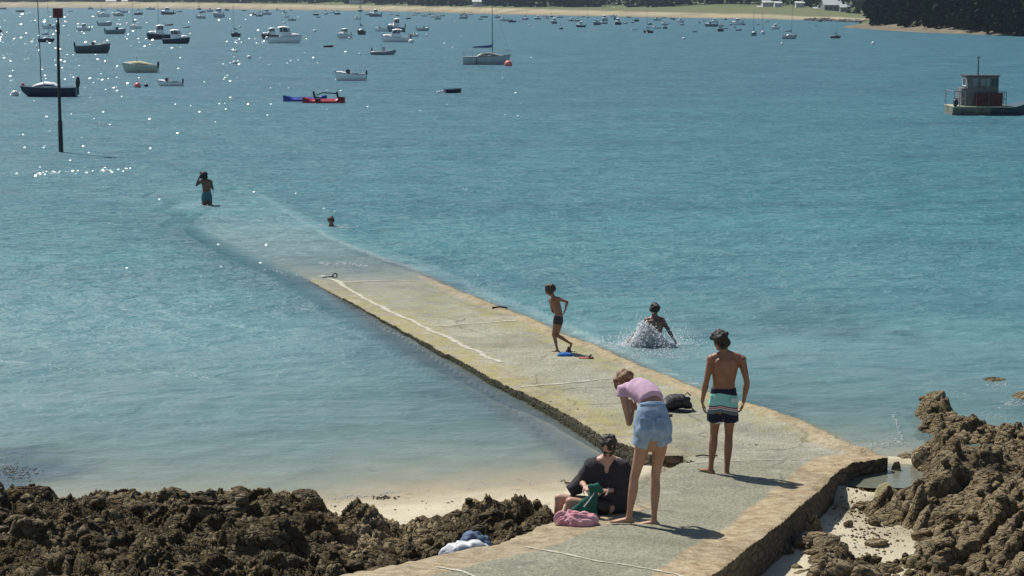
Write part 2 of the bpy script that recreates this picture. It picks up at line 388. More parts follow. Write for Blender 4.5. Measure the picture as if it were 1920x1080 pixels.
fr = w.node('ShaderNodeFresnel'); fr.inputs[0].default_value = 1.33; w.l.new(nrm, fr.inputs['Normal'])
gs = w.node('ShaderNodeBsdfGlossy'); gs.inputs['Roughness'].default_value = .34; w.l.new(nrm, gs.inputs['Normal'])
gs2 = w.node('ShaderNodeBsdfGlossy'); gs2.inputs['Roughness'].default_value = .14; w.l.new(nrs, gs2.inputs['Normal'])
mg = w.node('ShaderNodeMixShader'); mg.inputs[0].default_value = .16; w.l.new(gs.outputs[0], mg.inputs[1]); w.l.new(gs2.outputs[0], mg.inputs[2])
m2 = w.node('ShaderNodeMixShader'); w.l.new(w.math('MINIMUM', w.math('MULTIPLY', fr.outputs[0], .62), .36), m2.inputs[0]); w.l.new(m1.outputs[0], m2.inputs[1]); w.l.new(mg.outputs[0], m2.inputs[2])
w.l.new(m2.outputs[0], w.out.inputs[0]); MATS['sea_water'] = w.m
dcl = np.clip(depth, 0, 9)
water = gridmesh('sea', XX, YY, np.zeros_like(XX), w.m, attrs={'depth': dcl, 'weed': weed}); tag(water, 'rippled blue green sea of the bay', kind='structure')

# ---- near ground
s_ = NT('beach_sand'); n1 = s_.noise(1.2, 5, .6); n2 = s_.noise(60, 3, .7); n3 = s_.vor(9)
geo = s_.node('ShaderNodeNewGeometry'); sep = s_.node('ShaderNodeSeparateXYZ'); s_.l.new(geo.outputs['Position'], sep.inputs[0])
zw = s_.math('ADD', sep.outputs[2], s_.math('MULTIPLY', s_.math('SUBTRACT', n1, .5), .05))
c = s_.ramp(n1, [(.3, (.47, .42, .305)), (.7, (.60, .54, .40))]); c = s_.mix(s_.ramp(n2, [(.45, 0), (.75, .5)]), c, (.25, .2, .13, 1))
c = s_.mix(s_.ramp(s_.noise(5, 4, .7), [(.60, 0), (.68, .65)]), c, (.13, .10, .06, 1))
c = s_.mix(s_.ramp(zw, [(.0, .62), (.05, 0)]), c, (.23, .19, .12, 1))
s_.fin(c, .9, s_.bump(s_.math('ADD', n2, s_.math('MULTIPLY', n1, 4)), .012), .2)
gx, gy = np.meshgrid(np.concatenate([np.linspace(-60, -9, 30)[:-1], np.arange(-9, 11, .12), np.linspace(11, 60, 30)]), np.concatenate([np.linspace(4, 17, 20)[:-1], np.arange(17, 46, .12), np.linspace(46, 300, 60)]))
gz = ground(gx, gy); gj = polydist(gx, gy, [(p.x, p.y) for p in JPOLY])
gz = np.where(gj > .05, np.minimum(gz, jz(gy) - .25), gz)
ground_o = gridmesh('seabed', gx, gy, gz, s_.m); tag(ground_o, 'pale sand of the beach and seabed', kind='structure')

# ---- far land as one strip of terrain
fl = NT('far_ground'); fa = fl.attr('zone'); fz = fl.noise(.05, 4); fz2 = fl.noise(.5, 3)
c = fl.ramp(fa, [(0, (.15, .13, .09)), (.08, (.27, .225, .145)), (.28, (.40, .345, .22)), (.34, (.36, .31, .20)), (.37, (.10, .12, .055)), (.6, (.085, .125, .035)), (1, (.035, .06, .03))])
c = fl.mix(fl.ramp(fz, [(.4, 0), (.65, .5)]), c, (.10, .10, .05, 1)); c = fl.mix(fl.math('MULTIPLY', fz2, .3), c, (.2, .17, .1, 1))
c = fl.mix(fl.math('MULTIPLY', fl.attr('stone'), .8), c, fl.ramp(fz2, [(.35, (.07, .062, .045)), (.65, (.19, .165, .12))]))
fl.fin(c, .95)
pxs = np.arange(-500, 2560, 12.); rows = []
e, b, g = far_profile(pxs); e = e + (fbm(pxs * .02, pxs * 0, 3) - .5) * .7
d0 = HCAM * FPX / e; ux = (pxs - 960) / FPX
def hill(px): return np.interp(px, [-500, 0, 600, 900, 1200, 1450, 1560, 1700, 2500], [18, 18, 16, 18, 20, 14, 12, 16, 16])
grow = [( -60, -1.2, 0), (0, 0, 0), (8, .25, .08)]
db = d0 * 1.045 + 12; zb = np.maximum(.5, HCAM - b * db / FPX); dg_ = db + np.interp(pxs, [0, 1000, 1150, 1500, 1600, 1700], [25, 25, 130, 130, 120, 60]); zg = np.maximum(zb + .2, HCAM - g * dg_ / FPX)
prof = [(d0 - 60, -1.2 + 0 * d0, 0), (d0, 0 * d0 - .02, 0), (d0 * .5 + db * .5, zb * .45, .2), (db, zb, .33), (db + 3, zb + .5, .37), (dg_, zg, .6), (dg_ + 60, zg + 2, .9), (dg_ + 300, hill(pxs) * .6, 1), (dg_ + 900, hill(pxs), 1), (dg_ + 5000, hill(pxs) + 20, 1)]
X_ = np.array([ux * p[0] for p in prof]); Y_ = np.array([p[0] + 0 * ux for p in prof]); Z_ = np.array([p[1] + (fbm(pxs * .05, pxs * 0 + i, 8) - .5) * .3 for i, p in enumerate(prof)]); A_ = np.array([np.full(ux.shape, p[2]) for p in prof])
far_land = gridmesh('far_shore', X_, Y_, Z_, fl.m, attrs={'zone': A_}); tag(far_land, 'sandy far shore with green land behind it', kind='structure')
# headland on the right
hp = np.arange(1566, 2320, 8.); sy = np.interp(hp, *np.array(SPITY).T) + (fbm(hp * .06, hp * 0, 4) - .5) * 1.0; sb = np.interp(hp, *np.array(SPITB).T)
uh = (hp - 960) / FPX; h0 = HCAM * FPX / sy; h1_ = np.where(hp < 1640, h0 * np.interp(hp, [1566, 1640], [1.02, 1.2]), HCAM * FPX / sb * .93 + 4); h1_ = np.maximum(h1_, h0 + 8)
zk = np.interp(hp, [1566, 1580, 1640, 1660, 1740, 2300], [-.45, .12, .5, .9, .8, .8])
prof = [(h0 - 25, -.9 + 0 * h0, 0), (h0, 0 * h0 - .02, .02), (h0 * .5 + h1_ * .5, zk * .55, .14), (h1_, zk, .2), (h1_ + 3, zk + .5 * sstep(1600, 1660, hp), .5), (h1_ + 25, 3.5 * sstep(1600, 1680, hp) + .6 - 2 * sstep(1620, 1570, hp), 1), (h1_ + 120, 14 * sstep(1610, 1720, hp) - 1, 1), (h1_ + 300, 10 * sstep(1610, 1720, hp) - 3, 1)]
X_ = np.array([uh * p[0] for p in prof]); Y_ = np.array([p[0] + 0 * uh for p in prof]); Z_ = np.array([p[1] + 0 * uh for p in prof]); A_ = np.array([np.full(uh.shape, p[2]) for p in prof])
headland = gridmesh('headland', X_, Y_, Z_, fl.m, attrs={'zone': A_, 'stone': (A_ < .3) * 1.0}); tag(headland, 'wooded headland with a thin rim of stony beach', kind='structure')

# ================================================================ the jetty
cn = NT('jetty_concrete'); ed = cn.attr('edge'); cz = cn.noise(.9, 5, .65); cf = cn.noise(28, 5, .75); cv = cn.vor(34); cm = cn.noise(3.2, 5, .7)
rp = cn.attr('ramp'); rr = cn.attr('redge')
c = cn.ramp(cz, [(.3, (.25, .243, .185)), (.5, (.36, .35, .275)), (.7, (.44, .43, .35))])
c = cn.mix(rp, c, cn.ramp(cz, [(.3, (.235, .235, .17)), (.7, (.33, .325, .24))]))
c = cn.mix(cn.ramp(cf, [(.40, .55), (.56, 0)]), c, (.075, .072, .052, 1)); c = cn.mix(cn.ramp(cf, [(.56, 0), (.72, .55)]), c, (.50, .47, .36, 1))
c = cn.mix(cn.ramp(cm, [(.55, 0), (.70, .4)]), c, (.12, .12, .105, 1))
alg = cn.math('MULTIPLY', cn.attr('algae'), cn.ramp(cn.noise(2.1, 5, .7), [(.40, 0), (.60, 1)])); c = cn.mix(cn.math('MULTIPLY', alg, .68), c, (.30, .285, .045, 1))
ec = cn.ramp(cn.noise(7, 5, .7), [(.35, (.24, .17, .095)), (.55, (.40, .32, .20)), (.75, (.52, .44, .30))]); c = cn.mix(rr, c, ec)
c = cn.mix(cn.math('MULTIPLY', cn.ramp(ed, [(.0, 1), (.07, .0)]), .6), c, (.08, .07, .045, 1))
wet = cn.attr('wet'); c = cn.mix(cn.math('MULTIPLY', wet, .22), c, (.12, .11, .08, 1))
vl = cn.vor(.55, 'DISTANCE_TO_EDGE', vec=cn.node('ShaderNodeMapping').outputs[0]) if False else None
ck = cn.node('ShaderNodeVectorMath', operation='ADD'); cn.l.new(cn.tc, ck.inputs[0]); cw = cn.node('ShaderNodeTexNoise'); cw.inputs['Scale'].default_value = 1.5; cw.inputs['Detail'].default_value = 5; cn.l.new(cn.tc, cw.inputs['Vector'])
cs_ = cn.node('ShaderNodeVectorMath', operation='SCALE'); cn.l.new(cw.outputs['Color'], cs_.inputs[0]); cs_.inputs['Scale'].default_value = .5; cn.l.new(cs_.outputs[0], ck.inputs[1])
cd_ = cn.vor(.42, 'DISTANCE_TO_EDGE', vec=ck.outputs[0]); c = cn.mix(cn.math('MULTIPLY', cn.ramp(cd_, [(0, .45), (.005, .35), (.010, 0)]), cn.ramp(cn.noise(.8, 3), [(.42, 0), (.55, 1)])), c, (.05, .045, .03, 1))
c = cn.mix(cn.ramp(cn.noise(.45, 5, .7, dist=1), [(.52, 0), (.60, .28), (.64, .1)]), c, (.10, .095, .07, 1)); c = cn.mix(cn.ramp(cn.noise(1.7, 5, .75), [(.58, 0), (.72, .35)]), c, (.55, .52, .43, 1))
rough = cn.ramp(wet, [(0, .9), (1, .35)])
nb = cn.bump(cn.math('ADD', cn.math('MULTIPLY', cv, .6), cn.math('ADD', cf, cn.math('MULTIPLY', cm, 2))), .016, .9)
cn.fin(c, rough, nb, .25)
jpx = np.array([(p.x, p.y) for p in JPOLY]); st = .055
jx, jy = np.meshgrid(np.arange(jpx[:, 0].min() - .2, jpx[:, 0].max() + .2, st), np.arange(jpx[:, 1].min() - .2, 62, st))
dj = polydist(jx, jy, jpx) + (fbm(jx * 1.6, jy * 1.6, 6, 4) - .5) * .09
jzz = jz(jy) + (fbm(jx * .9, jy * .9, 13, 4) - .5) * .045 + (fbm(jx * 7, jy * 7, 14, 3) - .5) * .012
jzz -= .05 * sstep(.10, 0, dj) * fbm(jx * 5, jy * 5, 15, 2)
rampness = sstep(24.2, 23.6, jy)
# distance to the right hand edge and left hand edge
def linedist(X, Y, P):
    d = np.full(X.shape, 1e9)
    for a, b in zip(P[:-1], P[1:]):
        ex, ey = b.x - a.x, b.y - a.y; L = ex * ex + ey * ey; t = np.clip(((X - a.x) * ex + (Y - a.y) * ey) / L, 0, 1); d = np.minimum(d, np.hypot(X - a.x - t * ex, Y - a.y - t * ey))
    return d
dR = linedist(jx, jy, JR + pj(RAMP_R[:2])); dW = linedist(jx, jy, pj(RAMP_R[2:])); dK = linedist(jx, jy, pj(RAMP_L)); dL = linedist(jx, jy, JL)
wob = (fbm(jx * 1.3, jy * 1.3, 19, 4) - .5) * .22
redge = np.maximum.reduce([sstep(.34, .24, dR + wob) * .75, sstep(.52, .44, dW + wob), sstep(.62, .54, dK + wob * .4) * sstep(21.6, 20.8, jy) * .8, sstep(.5, .4, dL + wob) * .35])
jzz += .03 * sstep(.3, .15, dR + wob) * (jy > 24) + .05 * sstep(.35, .1, dR) * sstep(27.5, 25.5, jy) * (jy > 24.6)
algae = np.maximum(np.maximum(sstep(.95, .2, dL), sstep(1.1, .3, dR) * .6) * (jy > 25.5) + .3 * sstep(28, 38, jy), .06 * (jy > 24)) + .25 * sstep(.52, .62, fbm(jx * .5, jy * .5, 88)) * (jy > 24)
wetv = sstep(.10, .0, jzz) + sstep(.6, .75, fbm(jx * .6, jy * .6, 51)) * .35
keep = (dj[:-1, :-1] > 0) & (dj[1:, 1:] > 0) & (dj[:-1, 1:] > 0) & (dj[1:, :-1] > 0)
jetty = empty('jetty', (0, 0, 0), 0, 'long weathered concrete slipway running down into the sea', 'slipway')
deck = gridmesh('deck', jx, jy, jzz, cn.m, jetty, keep, {'edge': np.clip(dj, 0, 5), 'redge': redge, 'ramp': rampness, 'algae': np.clip(algae, 0, 1), 'wet': np.clip(wetv, 0, 1)})
me_ = deck.data; nv_ = len(me_.vertices); co_ = np.zeros(nv_ * 3, np.float32); me_.vertices.foreach_get('co', co_); co_ = co_.reshape(-1, 3)
ek = np.zeros(len(me_.edges) * 2, np.int32); me_.edges.foreach_get('vertices', ek); ek = ek.reshape(-1, 2)
bmm = bmesh.new(); bmm.from_mesh(me_); bi = np.array([v.index for v in bmm.verts if v.is_boundary]); bmm.free()
def djf(x, y): return polydist(x, y, jpx) + (fbm(x * 1.6, y * 1.6, 6, 4) - .5) * .09
for _ in range(2):
    x_, y_ = co_[bi, 0].astype(float), co_[bi, 1].astype(float); h_ = .01; d_ = djf(x_, y_); gx_ = (djf(x_ + h_, y_) - d_) / h_; gy_ = (djf(x_, y_ + h_) - d_) / h_; L_ = np.maximum(gx_ ** 2 + gy_ ** 2, .3)
    okm = np.abs(d_) < .1; co_[bi[okm], 0] -= (d_ * gx_ / L_)[okm]; co_[bi[okm], 1] -= (d_ * gy_ / L_)[okm]
me_.vertices.foreach_set('co', co_.ravel()); me_.update()
# masonry sides: boundary edges dropped down, with a stone bump
bm = bmesh.new(); bm.from_mesh(deck.data); be = [e_ for e_ in bm.edges if e_.is_boundary]
V, F = [], []; vm = {}
for e_ in be:
    if max(v.co.y for v in e_.verts) > 61.5: continue
    q = []
    for v in e_.verts:
        if v.index not in vm:
            vm[v.index] = len(V)
            for k in range(9):
                dz = [0, .03, .08, .16, .28, .45, .7, 1.0, 1.5][k]; V.append((v.co.x, v.co.y, v.co.z - dz + .002))
        q.append(vm[v.index])
    for k in range(8): F.append((q[0] + k, q[1] + k, q[1] + k + 1, q[0] + k + 1))
bm.free()
sw = NT('wall_stone'); mw = sw.mapping(scale=(1, 1, 1.9)); v1 = sw.vor(5.5, 'DISTANCE_TO_EDGE', vec=mw); v2 = sw.vor(5.5, 'F1', vec=mw, out=1); nn = sw.noise(14, 5, .7)
c = sw.mix(.55, sw.ramp(nn, [(.3, (.12, .085, .05)), (.7, (.33, .26, .17))]), sw.mix(.6, v2, (.24, .19, .12, 1)), 'MULTIPLY'); c = sw.mix(.5, c, sw.ramp(nn, [(.3, (.10, .075, .045)), (.7, (.30, .24, .15))]))
c = sw.mix(sw.ramp(v1, [(0, .55), (.07, 0)]), c, (.04, .03, .02, 1)); c = sw.mix(.35, c, (.05, .04, .025, 1))
g2 = sw.node('ShaderNodeNewGeometry'); s2 = sw.node('ShaderNodeSeparateXYZ'); sw.l.new(g2.outputs['Position'], s2.inputs[0])
c = sw.mix(sw.ramp(sw.math('ADD', s2.outputs[2], sw.math('MULTIPLY', sw.math('SUBTRACT', nn, .5), .15)), [(.06, .85), (.16, 0)]), c, (.045, .05, .02, 1))
sw.fin(c, .85, sw.bump(sw.math('ADD', sw.math('MULTIPLY', sw.math('MINIMUM', v1, .12), 6), nn), .05))
side = mesh_from('side_wall', V, F, sw.m, jetty); 
bm = bmesh.new(); bm.from_mesh(side.data); bmesh.ops.recalc_face_normals(bm, faces=bm.faces); bm.to_mesh(side.data); bm.free()
# pale mortar lines laid on the deck
ln = NT('mortar_line'); q1 = ln.noise(9, 5, .7); ln.fin(ln.ramp(q1, [(.35, (.38, .36, .28)), (.6, (.50, .475, .39))]), .9)
lt_ = ln.node('ShaderNodeBsdfTransparent'); lm_ = ln.node('ShaderNodeMixShader'); al_ = ln.ramp(ln.math('ADD', ln.math('MULTIPLY', ln.attr('cross'), .55), ln.noise(11, 5, .75)), [(.62, 1), (.74, 0)])
ln.l.new(al_, lm_.inputs[0]); ln.l.new(lt_.outputs[0], lm_.inputs[1]); ln.l.new(ln.p.outputs[0], lm_.inputs[2]); ln.l.new(lm_.outputs[0], ln.out.inputs[0])
def decal(name, pts, wd0, m=ln.m, lift=.007, parent=jetty, wob=.25):
    """thin sheet strip following the deck"""
    P = [atj(*p[:2]) for p in pts]; Wd = [p[2] if len(p) > 2 else wd0 for p in pts]; out = []
    for i in range(len(P) - 1):
        n = max(2, int((P[i + 1] - P[i]).length / .09))
        for k in range(n + (i == len(P) - 2)): out.append((P[i].lerp(P[i + 1], k / n), Wd[i] + (Wd[i + 1] - Wd[i]) * k / n))
    V, F = [], []; CR = []
    A = np.array([(p.x, p.y) for p, _ in out])
    for i, (p, ww) in enumerate(out):
        t = (out[min(i + 1, len(out) - 1)][0] - out[max(i - 1, 0)][0]); t.z = 0; t.normalize(); s = Vector((-t.y, t.x, 0))
        j = .55 + .9 * float(fbm(np.array([p.x * 3.1]), np.array([p.y * 3.1]), 61, 3)[0]) + wob * (random.random() - .5)
        p = p + s * (float(fbm(np.array([p.x * 1.3]), np.array([p.y * 1.3]), 62, 3)[0]) - .5) * ww * .8
        for sgn in (-1, 0, 1):
            q = p + s * sgn * ww * .7 * (j if sgn else 1); a, b = np.array([q.x]), np.array([q.y])
            z = float((jz(b) + (fbm(a * .9, b * .9, 13, 4) - .5) * .045 + (fbm(a * 7, b * 7, 14, 3) - .5) * .012)[0]) + lift
            V.append((q.x, q.y, z)); CR.append(abs(sgn))
        if i:
            o = (i - 1) * 3; F += [(o, o + 3, o + 4, o + 1), (o + 1, o + 4, o + 5, o + 2)]
    return mesh_from(name, V, F, m, parent, attrs={'cross': CR})
decal('mortar_line', [(600, 516, .3), (660, 545, .22), (730, 583, .24), (800, 615, .2), (850, 640, .22), (905, 668, .28), (938, 679, .34)], .15)
decal('mortar_line', [(640, 531, .2), (680, 528, .22), (740, 526, .14), (800, 529, .1)], .16)
decal('mortar_line', [(818, 613), (900, 607), (970, 602)], .16)
decal('mortar_line', [(974, 724, .22), (1000, 721, .16), (1080, 716, .13), (1165, 708, .10)], .1)
decal('mortar_line', [(1302, 868), (1340, 866), (1450, 863), (1552, 862)], .055)
decal('mortar_line', [(985, 1024, .05), (1041, 1035, .09), (1120, 1053, .07), (1259, 1076, .09), (1330, 1100, .1)], .08)
decal('mortar_line', [(820, 1062), (870, 1072), (915, 1092)], .09)
decal('mortar_line', [(975, 600, .05), (1010, 616, .05), (1060, 640, .05)], .05)
# ================================================================ rocks of the shore
rk = NT('shore_rock'); a1 = rk.noise(2.6, 6, .7); a2 = rk.noise(22, 5, .75); a3 = rk.noise(1.0, 4, .6); wedr = rk.attr('dark'); lt = rk.attr('light')
c = rk.ramp(a1, [(.30, (.10, .068, .028)), (.48, (.20, .145, .066)), (.62, (.29, .22, .115)), (.75, (.38, .31, .18))])
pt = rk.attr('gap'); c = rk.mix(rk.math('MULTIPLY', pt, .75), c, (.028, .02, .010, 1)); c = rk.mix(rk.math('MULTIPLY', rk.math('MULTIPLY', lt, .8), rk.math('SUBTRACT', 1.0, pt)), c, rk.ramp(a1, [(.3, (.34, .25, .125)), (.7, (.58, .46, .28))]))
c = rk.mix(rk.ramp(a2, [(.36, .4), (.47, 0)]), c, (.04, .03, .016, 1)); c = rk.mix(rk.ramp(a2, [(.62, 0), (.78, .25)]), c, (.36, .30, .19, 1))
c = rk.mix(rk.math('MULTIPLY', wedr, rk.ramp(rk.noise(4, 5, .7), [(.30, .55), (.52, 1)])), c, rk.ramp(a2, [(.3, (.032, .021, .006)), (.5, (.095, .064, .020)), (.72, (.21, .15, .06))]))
c = rk.mix(rk.ramp(a3, [(.55, 0), (.72, .35)]), c, (.10, .105, .035, 1))
ckv = rk.node('ShaderNodeVectorMath', operation='ADD'); rk.l.new(rk.mapping(scale=(1, 2.4, 2.0), rot=(.2, .3, .7)), ckv.inputs[0]); ckn = rk.node('ShaderNodeTexNoise'); ckn.inputs['Scale'].default_value = 3; rk.l.new(rk.tc, ckn.inputs['Vector']); cks = rk.node('ShaderNodeVectorMath', operation='SCALE'); cks.inputs['Scale'].default_value = .35; rk.l.new(ckn.outputs['Color'], cks.inputs[0]); rk.l.new(cks.outputs[0], ckv.inputs[1])
cr1 = rk.vor(3.6, 'DISTANCE_TO_EDGE', vec=ckv.outputs[0]); cr2 = rk.vor(8.5, 'DISTANCE_TO_EDGE', vec=ckv.outputs[0])
c = rk.mix(rk.ramp(cr1, [(0, .9), (.02, .6), (.05, 0)]), c, (.018, .013, .007, 1)); c = rk.mix(rk.ramp(cr2, [(0, .4), (.035, 0)]), c, (.03, .022, .012, 1))
tone = rk.vor(3.6, 'F1', vec=ckv.outputs[0], out=1); tb = rk.node('ShaderNodeSeparateColor'); rk.l.new(tone, tb.inputs[0]); c = rk.mix(rk.math('MULTIPLY', rk.math('MULTIPLY', tb.outputs[0], .5), rk.math('SUBTRACT', 1.0, rk.math('MULTIPLY', lt, .7))), c, (.05, .037, .018, 1)); c = rk.mix(rk.math('MULTIPLY', rk.math('GREATER_THAN', tb.outputs[1], .72), .35), c, (.36, .29, .17, 1))
rk.fin(c, .82, rk.bump(rk.math('ADD', rk.math('ADD', a2, rk.math('MULTIPLY', rk.vor(16), .6)), rk.math('ADD', rk.math('MULTIPLY', rk.math('MINIMUM', cr1, .12), 9), rk.math('MULTIPLY', rk.math('MINIMUM', cr2, .1), 5))), .04), .3)
ROCK = rk.m
def rockheight(X, Y, k=0, s=1.0, aniso=(1, 1), rot=0, wantgap=False):
    """tilted, rounded blocks at three sizes"""
    c_, s_2 = math.cos(rot), math.sin(rot); wx = (fbm(X * 1.7, Y * 1.7, k + 90, 3) - .5) * .18; wy = (fbm(X * 1.7, Y * 1.7, k + 95, 3) - .5) * .18
    gapm = 0
    A = (X * c_ + Y * s_2 + wx) * aniso[0]; B = (-X * s_2 + Y * c_ + wy) * aniso[1]; h = 0
    for sc, amp, kk in ((.85, .30, 0), (1.9, .21, 11), (4.2, .10, 23), (9, .018, 37)):
        f1, f2, r, ox, oy = voro(A * sc * s, B * sc * s, k + kk); r2 = (r * 7.3) % 1; r3 = (r * 13.7) % 1
        gapm = gapm + (sc < 6) * sstep(.10, .02, f2 - f1) * (.5 + .5 * r3); dome = np.sqrt(np.clip(1 - (f1 / .95) ** 2, 0, 1)); gap = sstep(0, .16, f2 - f1)
        gw = sstep(0, .20, f2 - f1); h = h + amp * (.22 + .78 * gw) * ((.25 + .75 * r) * (.85 + .15 * dome) + (r2 - .5) * 1.9 * ox + (r3 - .35) * 1.9 * oy)
    U = (X * math.cos(rot + .5) + Y * math.sin(rot + .5)) * .55 + (fbm(X * .8, Y * .8, k + 70, 3) - .5) * .25; S_ = h + U; stp = .125 + .04 * np.sin(X * 1.3 + Y); q_ = S_ / stp; fr_ = q_ - np.floor(q_)
    T_ = (np.floor(q_) + sstep(.62, .98, fr_)) * stp - U; h = h * .42 + T_ * .58; gapm = gapm * .8 + sstep(.60, .70, fr_) * sstep(.95, .8, fr_) * .55
    return (h, np.clip(gapm, 0, 1)) if wantgap else h
def pw(L, z=.15): return [(at(*q, z).x, at(*q, z).y) for q in L]
REEF_L = pw([(-120, 918), (0, 914), (60, 908), (110, 902), (150, 912), (195, 906), (300, 912), (400, 902), (480, 904), (545, 906), (590, 918), (612, 940), (655, 972), (690, 985), (740, 982), (800, 975), (870, 976), (935, 968), (985, 946), (1015, 938), (1038, 960), (1050, 985)]) + [(1.2, 19.4), (.2, 18.6), (-1, 17.4), (-8, 16.5), (-9, 18)]
REEF_R = pw([(1680, 772), (1700, 748), (1740, 730), (1775, 738), (1792, 756), (1835, 762), (1850, 778), (1900, 786), (2050, 770), (2200, 800), (2250, 1120), (1440, 1180), (1462, 1090), (1478, 1040), (1490, 1008), (1520, 1012), (1560, 1034), (1600, 1036), (1660, 1030), (1690, 1004), (1700, 985), (1670, 972), (1640, 978), (1596, 962), (1606, 930), (1650, 920), (1690, 908), (1715, 890), (1705, 860), (1690, 845), (1682, 815)], .12)
def reef(name, poly, x0, x1, y0, y1, k, st, hmul, base, aniso, rot, label, darkf, lightf, s=1.0, edge=.5):
    X, Y = np.meshgrid(np.arange(x0, x1, st), np.arange(y0, y1, st))
    X = X + (fbm(X * 9, Y * 9, 3) - .5) * st; d = polydist(X, Y, poly) + (fbm(X * 1.5, Y * 1.5, k + 2, 4) - .5) * .5
    m = sstep(-.05, edge, d); h, gp = rockheight(X, Y, k, s, aniso, rot, True); hs = rockheight(X + 7, Y, k + 5, s * 1.7, aniso, rot)
    Z = ground(X, Y) - .14 + m * (base(X, Y) + h * hmul(X, Y)) + (1 - m) * hs * .10 * sstep(-.5, 0, d)
    j = polydist(X, Y, JPOLY); Z = np.where(j > -.04, np.minimum(Z, jz(Y) - .12), Z)
    keep = (d[:-1, :-1] > -.5)
    o = gridmesh(name, X, Y, Z, ROCK, smooth=False, mask=keep, attrs={'gap': gp * m, 'dark': np.clip(darkf(X, Y), 0, 1), 'light': np.clip(lightf(X, Y), 0, 1)})
    return tag(o, label, kind='structure')
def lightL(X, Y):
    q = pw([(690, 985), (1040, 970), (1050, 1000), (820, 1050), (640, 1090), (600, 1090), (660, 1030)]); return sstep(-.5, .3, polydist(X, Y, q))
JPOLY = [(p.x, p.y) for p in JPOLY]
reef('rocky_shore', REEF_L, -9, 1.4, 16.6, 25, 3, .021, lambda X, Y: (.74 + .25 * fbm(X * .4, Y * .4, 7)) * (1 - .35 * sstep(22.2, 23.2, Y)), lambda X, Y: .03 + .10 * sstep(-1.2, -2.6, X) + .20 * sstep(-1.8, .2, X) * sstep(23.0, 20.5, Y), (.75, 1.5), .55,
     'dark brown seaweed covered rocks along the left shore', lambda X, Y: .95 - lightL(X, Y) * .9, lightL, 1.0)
pl = at(300, 1068, .1)
def hmR(X, Y): return .80 * (1 - .35 * sstep(.6, 1.6, fbm(X, Y, 3) * 2))
def bR(X, Y):
    return .02 + .42 * sstep(4.4, 6.5, X) * sstep(26.5, 21, Y) + .26 * sstep(1.1, .2, np.hypot(X - tR.x, (Y - tR.y) * .7)) + .25 * sstep(1.2, .1, np.hypot(X - 5.6, Y - 24.6))
tR = at(1745, 765, .2)
reef('rocky_shore', REEF_R, 2.4, 9.5, 16.5, 33, 60, .022, hmR, bR, (1.7, .65), -.75,
     'rugged brown rocks right of the slipway wall', lambda X, Y: .12 + .6 * sstep(.5, .7, fbm(X * .7, Y * .7, 66)), lambda X, Y: .75 + 0 * X, 1.0)
# single boulders one can tell apart
def boulder(px, py, w_, label, group=None, z=.05, asp=(1, .8, .7), seed=1, rz=0, tilt=(0, 0), light=1, dark=0, name='boulder', cuts=7, warm=None):
    p = at(px, py, z); r = random.Random(seed); W = w_ / pxm(p)
    bm = bmesh.new(); bmesh.ops.create_icosphere(bm, subdivisions=4, radius=1)
    for _ in range(cuts):
        n = Vector((r.uniform(-1, 1), r.uniform(-1, 1), r.uniform(-.4, 1))).normalized(); d = r.uniform(.55, .85)
        for v in bm.verts:
            e = v.co.dot(n) - d
            if e > 0: v.co -= n * e * .92
    a = np.array([v.co for v in bm.verts]); nn = fbm(a[:, 0] * 2.5 + a[:, 2] * 2 + 9, a[:, 1] * 2.5 - a[:, 2] * 1.6 + seed, seed, 4) - .5
    for v, q in zip(bm.verts, nn): v.co += v.co.normalized() * q * .16; v.co = Vector((v.co.x * asp[0], v.co.y * asp[1], v.co.z * asp[2])) * W / 2
    me = bpy.data.meshes.new(name); bm.to_mesh(me); bm.free(); me.materials.append(warm or ROCK)
    me.polygons.foreach_set('use_smooth', [True] * len(me.polygons)); me.set_sharp_from_angle(angle=R(38))
    for nm, vv in (('dark', dark), ('light', light)): me.attributes.new(nm, 'FLOAT', 'POINT').data.foreach_set('value', [vv] * len(me.vertices))
    o = bpy.data.objects.new(name, me); put(o); gz_ = float(ground(np.array([p.x]), np.array([p.y]))[0])
    o.location = (p.x, p.y, max(gz_, -.1) + W / 2 * asp[2] * .62); o.rotation_euler = (tilt[0], tilt[1], rz); tag(o, label, 'boulder', group); return o
YEL = mat('yellow_lichen_rock', (.24, .21, .09), .85, .3, 5, bump=.02, bscale=20, col2=(.36, .32, .16))
boulder(1665, 948, 62, 'yellowish green angular boulder beside the tide pool', asp=(1, .7, .75), seed=3, rz=.5, warm=YEL)
boulder(1735, 885, 56, 'square tilted block leaning at the far side of the tide pool', asp=(1, .9, .95), seed=5, rz=.6, tilt=(.2, .5))
boulder(1764, 852, 44, 'dark pointed block behind the square tilted block', asp=(.8, .9, 1.2), seed=8, rz=.2, dark=.4)
boulder(1700, 862, 50, 'low dark boulder at the waterline near the end of the ramp wall', asp=(1, .7, .6), seed=9, dark=.4)
boulder(1679, 890, 24, 'small upright stone standing in the tide pool', asp=(.8, .8, 1.6), seed=11)
boulder(1640, 1020, 46, 'flat wedge shaped stone lying on the sand patch', asp=(1.1, .8, .45), seed=12, rz=.2)
boulder(1512, 1008, 60, 'grey slanted slab leaning at the foot of the ramp wall', asp=(1.2, .5, .8), seed=13, rz=-.5, tilt=(0, .6))
boulder(1540, 1045, 80, 'broad flat grey stone in front of the ramp wall foot', asp=(1.2, .8, .4), seed=15, rz=.1)
boulder(1860, 712, 66, 'low dark rock awash in the sea, farthest from the shore', z=0, asp=(1, .6, .3), seed=16, dark=.7, light=.2)
boulder(1925, 745, 66, 'brown rock with foam around it at the right edge', z=0, asp=(1, .6, .5), seed=17, dark=.3)
boulder(566, 940, 66, 'big rounded dark rock at the tip of the left reef', z=.1, asp=(1, .8, .8), seed=18, dark=.9, light=0)
